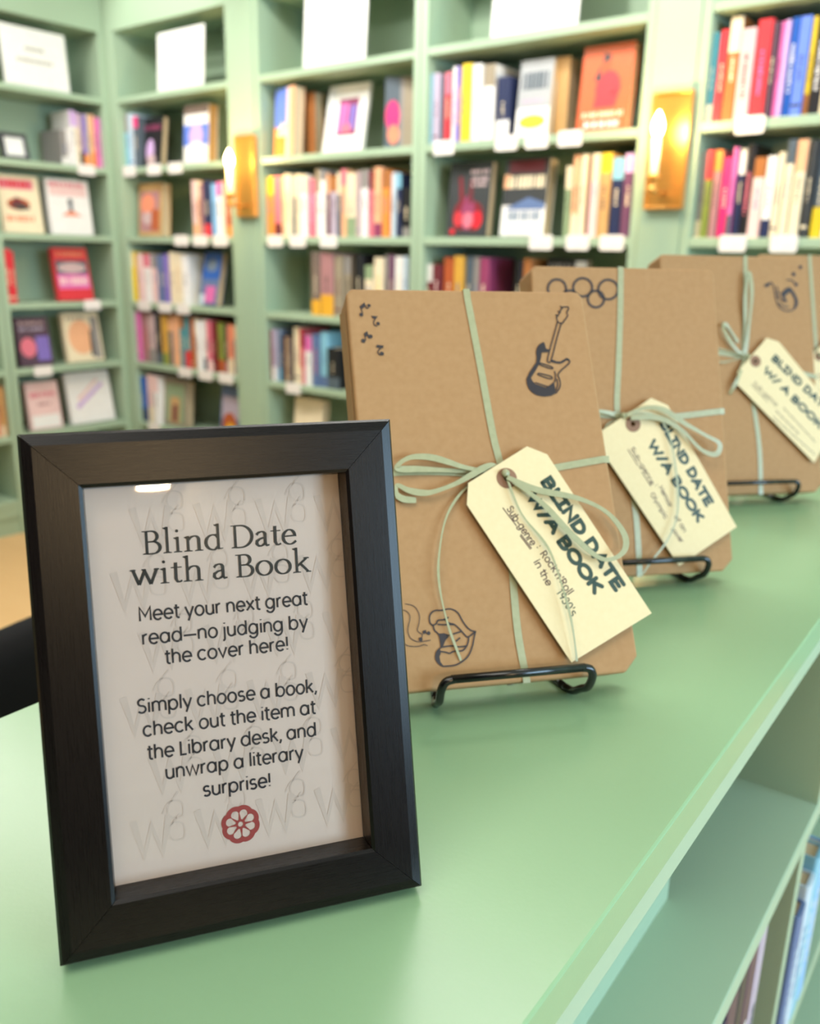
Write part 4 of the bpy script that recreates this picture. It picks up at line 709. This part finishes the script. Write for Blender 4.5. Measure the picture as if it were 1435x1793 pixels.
TAG2 = {'poly': [(47.0, 108.9), (87.7, 132.4), (100.9, 126.7), (151.5, 33.1), (102.2, 6.0), (47.5, 91.1)], 'eye': (71.7, 113.1), 'lines': [('BLIND DATE', (92.3, 112.7), (126.9, 48.4), 5.9, 2.4), ('W/A BOOK', (81.9, 97.6), (118.8, 36.9), 5.8, 2.4), ('Sub-genre', (68.1, 94.8), (83.4, 66.8), 3.2, 0.55), (':', (85.6, 67.1), (86.3, 65.5), 3.2, 0.55), ('Memoir', (89.2, 65.4), (96.6, 49.5), 3.2, 0.55), ('of an', (100.0, 42.8), (107.3, 30.3), 3.2, 0.55), ('Olympic', (81.7, 60.2), (92.7, 41.1), 3.2, 0.55), ('rower', (96.9, 33.5), (104.2, 22.7), 3.2, 0.55), ('_', (66.4, 94.1), (73.5, 82.2), 0, 0.58), ('_', (76.5, 77.1), (83.0, 66.4), 0, 0.58)]}
TAG3 = {'poly': [(75.7, 124.7), (111.0, 159.6), (124.3, 155.7), (189.6, 76.8), (155.7, 29.7), (74.8, 111.6)], 'eye': (96.6, 135.5), 'lines': [('BLIND DATE', (113.6, 137.0), (174.1, 80.2), 6.2, 2.4), ('W/ A BOOK', (103.5, 124.6), (164.2, 63.9), 6.2, 2.4), ('Sub-genre', (91.7, 112.2), (116.2, 88.0), 4.0, 0.5), ('~', (124.7, 87.1), (158.2, 51.5), 3.2, 0.55), ('~', (115.9, 84.1), (139.9, 60.4), 3.2, 0.55), ('~', (112.1, 77.9), (157.2, 38.3), 3.2, 0.55), ('_', (89.9, 111.5), (107.3, 93.5), 0, 0.5)]}
RIB1 = {'v': [(72.9, 232.1), (76.2, 184.0), (78.8, 141.5), (81.7, 114.6), (81.0, 74.0), (79.3, 29.3), (81.0, 1.3)], 'h': [(2.5, 118.3), (22.1, 120.5), (55.0, 119.0), (81.6, 114.0), (110.1, 119.1), (148.9, 124.4)], 'bow': [[(81.4, 115.9), (76.2, 118.1), (67.3, 118.9), (57.6, 120.8), (48.2, 124.1), (38.7, 126.9), (29.1, 127.4), (23.1, 125.4), (19.5, 122.1), (21.8, 121.1), (30.9, 121.0), (42.9, 120.3), (57.5, 119.3), (67.3, 118.5), (79.5, 116.5)], [(80.6, 117.0), (76.1, 121.6), (70.0, 120.3), (62.0, 116.2), (51.7, 111.2), (39.1, 107.3), (31.9, 107.1), (24.9, 108.9), (19.0, 112.0), (18.1, 107.2), (22.1, 104.2), (29.1, 103.4)], [(81.5, 112.9), (97.7, 104.8), (121.3, 98.7), (137.7, 89.5), (146.2, 75.5), (142.9, 65.6), (130.1, 63.0), (114.7, 77.1), (100.0, 96.3), (84.6, 110.4)], [(81.5, 112.9), (87.4, 91.8), (100.1, 71.3), (105.2, 46.6), (107.5, 27.2), (108.2, 8.3)], [(75.1, 116.9), (59.1, 109.8), (45.6, 93.8), (38.4, 71.6), (36.9, 54.2), (39.8, 33.8), (45.4, 14.3)]]}
RIB2 = {'v': [(71.7, 233.9), (68.9, 197.2), (65.1, 158.2), (61.9, 121.6), (67.4, 85.0), (71.9, 46.3), (72.3, 10.0)], 'h': [(21.7, 130.7), (43.7, 122.3), (64.1, 120.2), (103.5, 118.7), (151.6, 122.7)], 'bow': [[(64.1, 119.4), (43.8, 123.2), (25.4, 117.9), (24.9, 109.4), (47.3, 106.8), (63.9, 117.2)], [(65.4, 119.4), (80.5, 124.3), (94.4, 122.3), (110.2, 112.0), (126.2, 103.0), (138.1, 96.1), (134.7, 88.3), (123.1, 92.1), (107.5, 107.7), (89.4, 116.8), (68.5, 117.2)], [(65.4, 119.4), (84.9, 119.9), (98.0, 105.8), (102.7, 71.0), (101.0, 45.1), (91.8, 26.2), (76.9, 9.8), (68.9, -0.4)], [(64.0, 118.5), (52.2, 113.2), (44.6, 100.5), (32.7, 90.2)]]}
RIB3 = {'v': [(95.3, 244.3), (92.6, 203.5), (89.3, 173.7), (87.1, 141.1), (94.9, 84.9), (97.9, 43.7), (96.4, 3.9)], 'h': [(23.0, 148.8), (85.8, 141.1), (165.8, 120.0)], 'bow': [[(87.1, 141.1), (73.6, 150.0), (63.3, 167.7), (67.5, 173.6), (80.4, 155.9)], [(87.1, 141.1), (67.0, 147.0), (51.4, 150.0)], [(87.1, 141.1), (63.1, 135.2), (47.4, 137.0)], [(87.0, 139.9), (78.2, 123.4), (67.3, 102.9)], [(85.8, 141.1), (89.3, 173.7), (90.0, 203.5), (94.8, 227.5), (96.5, 203.6), (91.5, 167.8), (88.0, 144.1)]]}
SIGN_TEXT = [('Blind Date', (37.0, 136.4), (93.5, 135.6), 'title'), ('with a Book', (32.2, 125.6), (98.0, 124.5), 'title'), ('Meet your next great', (33.9, 112.7), (95.9, 112.2), 'body'), ('read—no judging by', (34.4, 104.2), (95.3, 103.2), 'body'), ('the cover here!', (41.9, 96.3), (87.4, 95.8), 'body'), ('Simply choose a book,', (30.9, 79.7), (97.0, 78.3), 'body'), ('check out the item at', (32.3, 71.1), (96.0, 70.2), 'body'), ('the Library desk, and', (33.3, 62.6), (95.7, 61.6), 'body'), ('unwrap a literary', (38.9, 54.5), (90.0, 53.7), 'body'), ('surprise!', (51.6, 45.8), (77.0, 45.2), 'body')]
EMBLEM = (64.5, 33.0, (57.1, 31.9), (71.8, 33.9), (67.9, 39.5), (61.3, 26.6))
mt, mb_ = MB(), MB()
for text, p0, p1, kind in SIGN_TEXT:
    p0 = (p0[0] * MM, p0[1] * MM); p1 = (p1[0] * MM, p1[1] * MM)
    if kind == 'title': write(mt, text, p0, p1, .0087, .00122, TITLEINK, PW + .00008, kind='title')
    else: write(mb_, text, p0, p1, .0049, .00072, BODYINK, PW + .00008)
mt.build('title_lettering', pr); mb_.build('body_lettering', pr)
m = MB(); ex, ey = EMBLEM[0] * MM, EMBLEM[1] * MM; R = .0072; n = 96; rot0 = .06
ro = lambda a: R * (.925 + .075 * abs(math.cos(4 * (a - rot0 + PI / 8))) ** .7)
outer = [(ex + ro(2 * PI * k / n) * math.cos(2 * PI * k / n), ey + ro(2 * PI * k / n) * math.sin(2 * PI * k / n)) for k in range(n)]
holes = [[(ex + .00095 * math.cos(-2 * PI * k / 20), ey + .00095 * math.sin(-2 * PI * k / 20)) for k in range(20)]]
for k in range(8):
    a = 2 * PI * (k + .5) / 8 + rot0; pts = []
    hw = .0019; r0, r1 = .0018, .0040
    pts = [(r0, -.00025), (r1, -.00152)] + [(r1 + .00155 * math.sin(math.radians(b)), -.00152 * math.cos(math.radians(b))) for b in range(15, 166, 15)] + [(r1, .00152), (r0, .00025)]
    holes.append([(ex + u * math.cos(a) - v * math.sin(a), ey + u * math.sin(a) + v * math.cos(a)) for u, v in reversed(pts)])
m.prism(outer, PW + .00006, PW + .0001, REDINK, holes); m.build('flower_emblem', pr)

# ------------------------------------------------------------------ wrapped books on wire easels, with tags
def wrapped(bk, label, thick, fl=.004):
    w, h = bk['w'], bk['h']
    t = thing('wrapped_book', label, 'wrapped book', mat=plane_matrix(bk['o'], bk['yaw'], bk['lean']), group='books wrapped in brown paper')
    c1, c2 = .0085, .0035
    out = [(.003, 0), (w - c1, 0), (w, c1), (w - .0005, h - c2), (w - c2 * 1.2, h), (c2, h + .0003), (0, h - c2), (0, .004)]
    m = MB(); m.prism(out, -thick, 0, KRAFT); o = m.build('paper_wrapping', t)
    bm = bmesh.new(); bm.from_mesh(o.data); bmesh.ops.remove_doubles(bm, verts=bm.verts, dist=1e-6)
    bmesh.ops.dissolve_limit(bm, angle_limit=.01, verts=bm.verts, edges=bm.edges)
    bmesh.ops.recalc_face_normals(bm, faces=bm.faces)
    bm.to_mesh(o.data); bm.free()
    b = o.modifiers.new('soft_folds', 'BEVEL'); b.width = .0017; b.segments = 3
    # the overlapping flaps of paper on the two long sides
    for side in (0, 1):
        x = -.00025 if side == 0 else w + .0001
        m = MB(); pts = [(.012, -thick * .15), (h - .012, -thick * .15), (h - .004, -thick * .9), (.004, -thick * .9)]
        m.prism(pts, 0, .0003, KRAFT, (), (lambda u, v, q: (x - q, u, v)) if side == 0 else (lambda u, v, q: (x + q * .5, u, v)))
        m.build('side_flap', t)
    return t
def ribbon(t, bk, rb, thick, width, over, thin):
    """bands round the parcel, crossing at the knot, with the bow and the loose ends"""
    w, h = bk['w'], bk['h']; m = MB(); e = .0006
    v = smoothpts([(a * MM, b * MM) for a, b in rb['v']]); hz = smoothpts([(a * MM, b * MM) for a, b in rb['h']])
    v = [p for p in v if 0.001 < p[1] < h - .001]; hz = [p for p in hz if 0.001 < p[0] < w - .001]
    top, bot = v[0][0], v[-1][0]
    for path in ([(top, h + e, -thick), (top, h + e, -thick * .5), (top, h + e, .0)] + [(top, h + e * .8, e)] + [(u, q, e) for u, q in v] + [(bot, -e, e * .5), (bot, -e, -thick)],):
        P = path; hw = width / 2; vs = []; fs = []
        for (u, q, z) in P: vs += [(u - hw, q, z), (u + hw, q, z)]
        n = len(P); fs = [(2 * i, 2 * i + 2, 2 * i + 3, 2 * i + 1) for i in range(n - 1)]; m.add(vs, fs, RIBBON)
    L, Rr = hz[0], hz[-1]
    P = [(-e, L[1], -thick), (-e, L[1], e * .4)] + [(u, q, e * 1.15) for u, q in hz] + [(w + e, Rr[1], e * .4), (w + e, Rr[1], -thick)]
    vs = []; hw = width / 2
    for (u, q, z) in P: vs += [(u, q - hw, z), (u, q + hw, z)]
    m.add(vs, [(2 * i, 2 * i + 1, 2 * i + 3, 2 * i + 2) for i in range(len(P) - 1)], RIBBON)
    m.add([(top - hw, h + e, -thick), (top + hw, h + e, -thick), (bot + hw, -e, -thick - e), (bot - hw, -e, -thick - e)], [(0, 1, 2, 3)], RIBBON)
    m.build('ribbon_bands', t)
    b = MB()
    for i, l in enumerate(rb['bow']):
        pts = smoothpts([(a * MM, q * MM) for a, q in l]); n = len(pts); base = .0075 if i in over else .0016
        k3 = []
        for j, (u, q) in enumerate(pts):
            f = j / (n - 1); lift = base + (.004 if i not in thin else .002) * math.sin(PI * f) + .0011 * math.sin(2 * PI * f + i)
            k3.append((u, q, lift))
        wd = width * (.34 if i in thin else .9)
        ws = [wd * (.62 + .38 * math.cos(2 * PI * 1.5 * j / n + i) ** 2) for j in range(n)]
        b.strap(k3, ws, .00025, RIBBON)
    b.build('bow', t)
    k = MB(); ku, kv = rb['bow'][0][0]; ku *= MM; kv *= MM
    k.lathe([(0, -.0012), (.0018, -.0008), (.0024, .0004), (.0019, .0012), (0, .0016)], RIBBON, (ku, kv, .0066), 14); k.build('knot', t, smooth=True)
def gift_tag(bk, tg, label, z=.0046):
    """cream manila tag hanging from the knot, lying over the parcel"""
    t = thing('gift_tag', label, 'tag', mat=plane_matrix(bk['o'], bk['yaw'], bk['lean']) @ Matrix.Translation((tg['eye'][0] * MM, tg['eye'][1] * MM, z)), group='cream tags tied to the wrapped books')
    ex, ey = tg['eye'][0], tg['eye'][1]; L = lambda p: ((p[0] - ex) * MM, (p[1] - ey) * MM)
    hole = [(.0019 * math.cos(-2 * PI * k / 16), .0019 * math.sin(-2 * PI * k / 16)) for k in range(16)]
    poly = [L(p) for p in tg['poly']]
    if sum(a[0] * b[1] - b[0] * a[1] for a, b in zip(poly, poly[1:] + poly[:1])) < 0: poly = poly[::-1]
    m = MB(); m.prism(poly, -.0003, .0003, CARD, [hole]); m.build('card', t)
    m = MB(); m.prism([(.0060 * math.cos(2 * PI * k / 28), .0060 * math.sin(2 * PI * k / 28)) for k in range(28)], .0003, .0005, EYE, [hole]); m.build('eyelet', t)
    a, b = MB(), MB()
    for text, p0, p1, cap, pen in tg['lines']:
        p0, p1 = L(p0), L(p1)
        if text == '_': b.stroke([p0, p1], pen * MM, INKBROWN, .00045)
        elif text == '~':
            n = 40; d = (p1[0] - p0[0], p1[1] - p0[1]); l = math.hypot(*d); pts = []
            for i in range(n + 1):
                f = i / n; s_ = math.sin(i * 1.9) * (.5 + .5 * math.sin(i * .7)) * cap * MM * .4; pts.append((p0[0] + d[0] * f - d[1] / l * s_, p0[1] + d[1] * f + d[0] / l * s_))
            b.stroke(smoothpts(pts, 3), pen * MM, INKBROWN, .00045)
        elif cap > 4: write(a, text, p0, p1, cap * MM, pen * MM, INKGREEN, .00045, .03, .05, 'hand')
        else: write(b, text, p0, p1, cap * MM, pen * MM, INKBROWN, .00045, .02, .07, 'hand')
    a.build('marker_lettering', t); b.build('pen_lettering', t)
def easel(bk, label, u0, u1, thick):
    """black wire stand: front lip bar, two hooks onto the counter, rails running back and up behind the book"""
    o = bk['o']; base = Matrix.Translation((o[0], o[1], CT)) @ Matrix.Rotation(bk['yaw'], 4, 'Z')
    t = thing('wire_easel', label, 'easel', mat=base, group='wire easels on the counter')
    r = .0023; zb = .0275; zf = o[2] - CT; ln = bk['lean']; bk_d = lambda v, off=thick + .003: (v * math.sin(ln) + off * math.cos(ln), zf + v * math.cos(ln) - off * math.sin(ln))
    m = MB(); m.tube([(u0, -.0072, zb), (u1, -.0072, zb)], r, WIRE, 12); m.build('lip_bar', t, smooth=True)
    for u, sgn in ((u0, -1), (u1, 1)):
        pts = [(u - sgn * .002, -.0072, zb), (u + sgn * .003, -.0072, zb - .0012), (u + sgn * .0052, -.0066, zb - .006), (u + sgn * .0050, -.003, zb - .014), (u + sgn * .004, .004, .0085), (u + sgn * .003, .012, .0032), (u + sgn * .001, .019, .0022)]
        yb, zb2 = bk_d(.0); y2, z2 = bk_d(.13)
        pts = smoothpts(pts, 5)
        m = MB(); m.tube(pts, r, WIRE, 12); m.build('hook', t, smooth=True)
        m = MB(); m.tube(smoothpts([(u + sgn * .001, .019, .0022), (u - sgn * .004, .05, .0022), (u - sgn * .008, max(.075, yb + .02), .0022)], 5), r, WIRE, 10); m.build('foot_rail', t, smooth=True)
        m = MB(); m.tube([(u - sgn * .008, max(.075, yb + .02), .0022), (u - sgn * .014, max(.078, yb + .022), .012), (u - sgn * .028, y2 + .004, z2)], r, WIRE, 10); m.build('back_support', t, smooth=True)
    y2, z2 = bk_d(.13); m = MB(); m.tube([(u0 + .028, y2 + .004, z2), (u1 - .028, y2 + .004, z2)], r, WIRE, 10); m.build('top_bar', t, smooth=True)
mmp = lambda l: [(a * MM, b * MM) for a, b in l]
def ink(t, name, lines=(), fills=(), heads=(), width=.0006, thick=(), tw=.0016):
    m = MB(); z = .00045
    for l in fills: m.fill(mmp(l), INKBLACK, z)
    for l in lines: m.stroke(smoothpts(mmp(l), 5) if len(l) > 2 else mmp(l), width, INKBLACK, z + .00004)
    for l in thick: m.stroke(smoothpts(mmp(l), 5), tw, INKBLACK, z + .00002)
    for u, v, r in heads: m.dot(u * MM, v * MM, r * MM, INKBLACK, z + .00006)
    m.build(name, t)
TK = .028
b1 = wrapped(BOOK1, 'nearest kraft-wrapped book, drawn with electric guitar and singing lips', TK)
ink(b1, 'guitar_drawing', GUITAR_LINE, GUITAR_FILL, width=.00072)
ink(b1, 'music_notes_drawing', NOTE_LINE, NOTE_FILL, NOTE_HEAD, width=.0006)
ink(b1, 'lips_drawing', LIPS_LINE, LIPS_FILL, width=.00075)
ink(b1, 'sound_wave_drawing', WAVE_LINE, [], WAVE_HEAD, width=.00038)
ribbon(b1, BOOK1, RIB1, TK, .0042, (2, 3), (3, 4))
gift_tag(BOOK1, TAG1, 'cream tag on the guitar-drawn parcel, largest tag in view')
easel(BOOK1, 'black wire easel under the guitar-drawn wrapped book', .0365, .111, TK)
b2 = wrapped(BOOK2, 'kraft-wrapped book with linked rings drawn at its top', TK)
ink(b2, 'rings_drawing', RING_LINE, width=.0017)
ribbon(b2, BOOK2, RIB2, TK, .0046, (1, 2), (2, 3))
gift_tag(BOOK2, TAG2, 'cream tag on the parcel drawn with rings')
easel(BOOK2, 'black wire easel under the ring-drawn wrapped book', .036, .1185, TK)
b3 = wrapped(BOOK3, 'kraft-wrapped book with a saxophone drawn at top right', TK)
ink(b3, 'saxophone_drawing', SAX_LINE, SAX_FILL, SAX_HEAD, .0013, SAX_THICK, .0032)
ribbon(b3, BOOK3, RIB3, TK, .0046, (), (1, 2))
gift_tag(BOOK3, TAG3, 'cream tag on the saxophone parcel, cut by the right edge')
easel(BOOK3, 'black wire easel under the saxophone-drawn wrapped book', .04, .128, TK)
BOOK4 = {'o': [-.305, 1.12, 1.0663], 'yaw': .857, 'lean': .3341, 'w': .155, 'h': .251}
b4 = wrapped(BOOK4, 'farthest kraft-wrapped book, showing only behind the saxophone one', TK)
RIB4 = dict(v=[(72, 251), (73, 150), (74, 80), (76, 0)], h=[(0, 118), (72, 120), (155, 124)], bow=[[(73, 120), (60, 128), (46, 126), (56, 118), (72, 119)], [(74, 120), (90, 126), (104, 116), (90, 112), (75, 118)]])
ribbon(b4, BOOK4, RIB4, TK, .0046, (), ())
TAG4 = dict(TAG3); TAG4['poly'] = [(u - 23.6, v - 17.5) for u, v in TAG3['poly']]; TAG4['eye'] = (TAG3['eye'][0] - 23.6, TAG3['eye'][1] - 17.5)
TAG4['lines'] = [(a, (p[0] - 23.6, p[1] - 17.5), (q[0] - 23.6, q[1] - 17.5), h_, w_) for a, p, q, h_, w_ in TAG3['lines']]
gift_tag(BOOK4, TAG4, 'cream tag on the farthest parcel, almost hidden behind the saxophone parcel')
easel(BOOK4, 'black wire easel under the farthest wrapped book', .036, .118, TK)
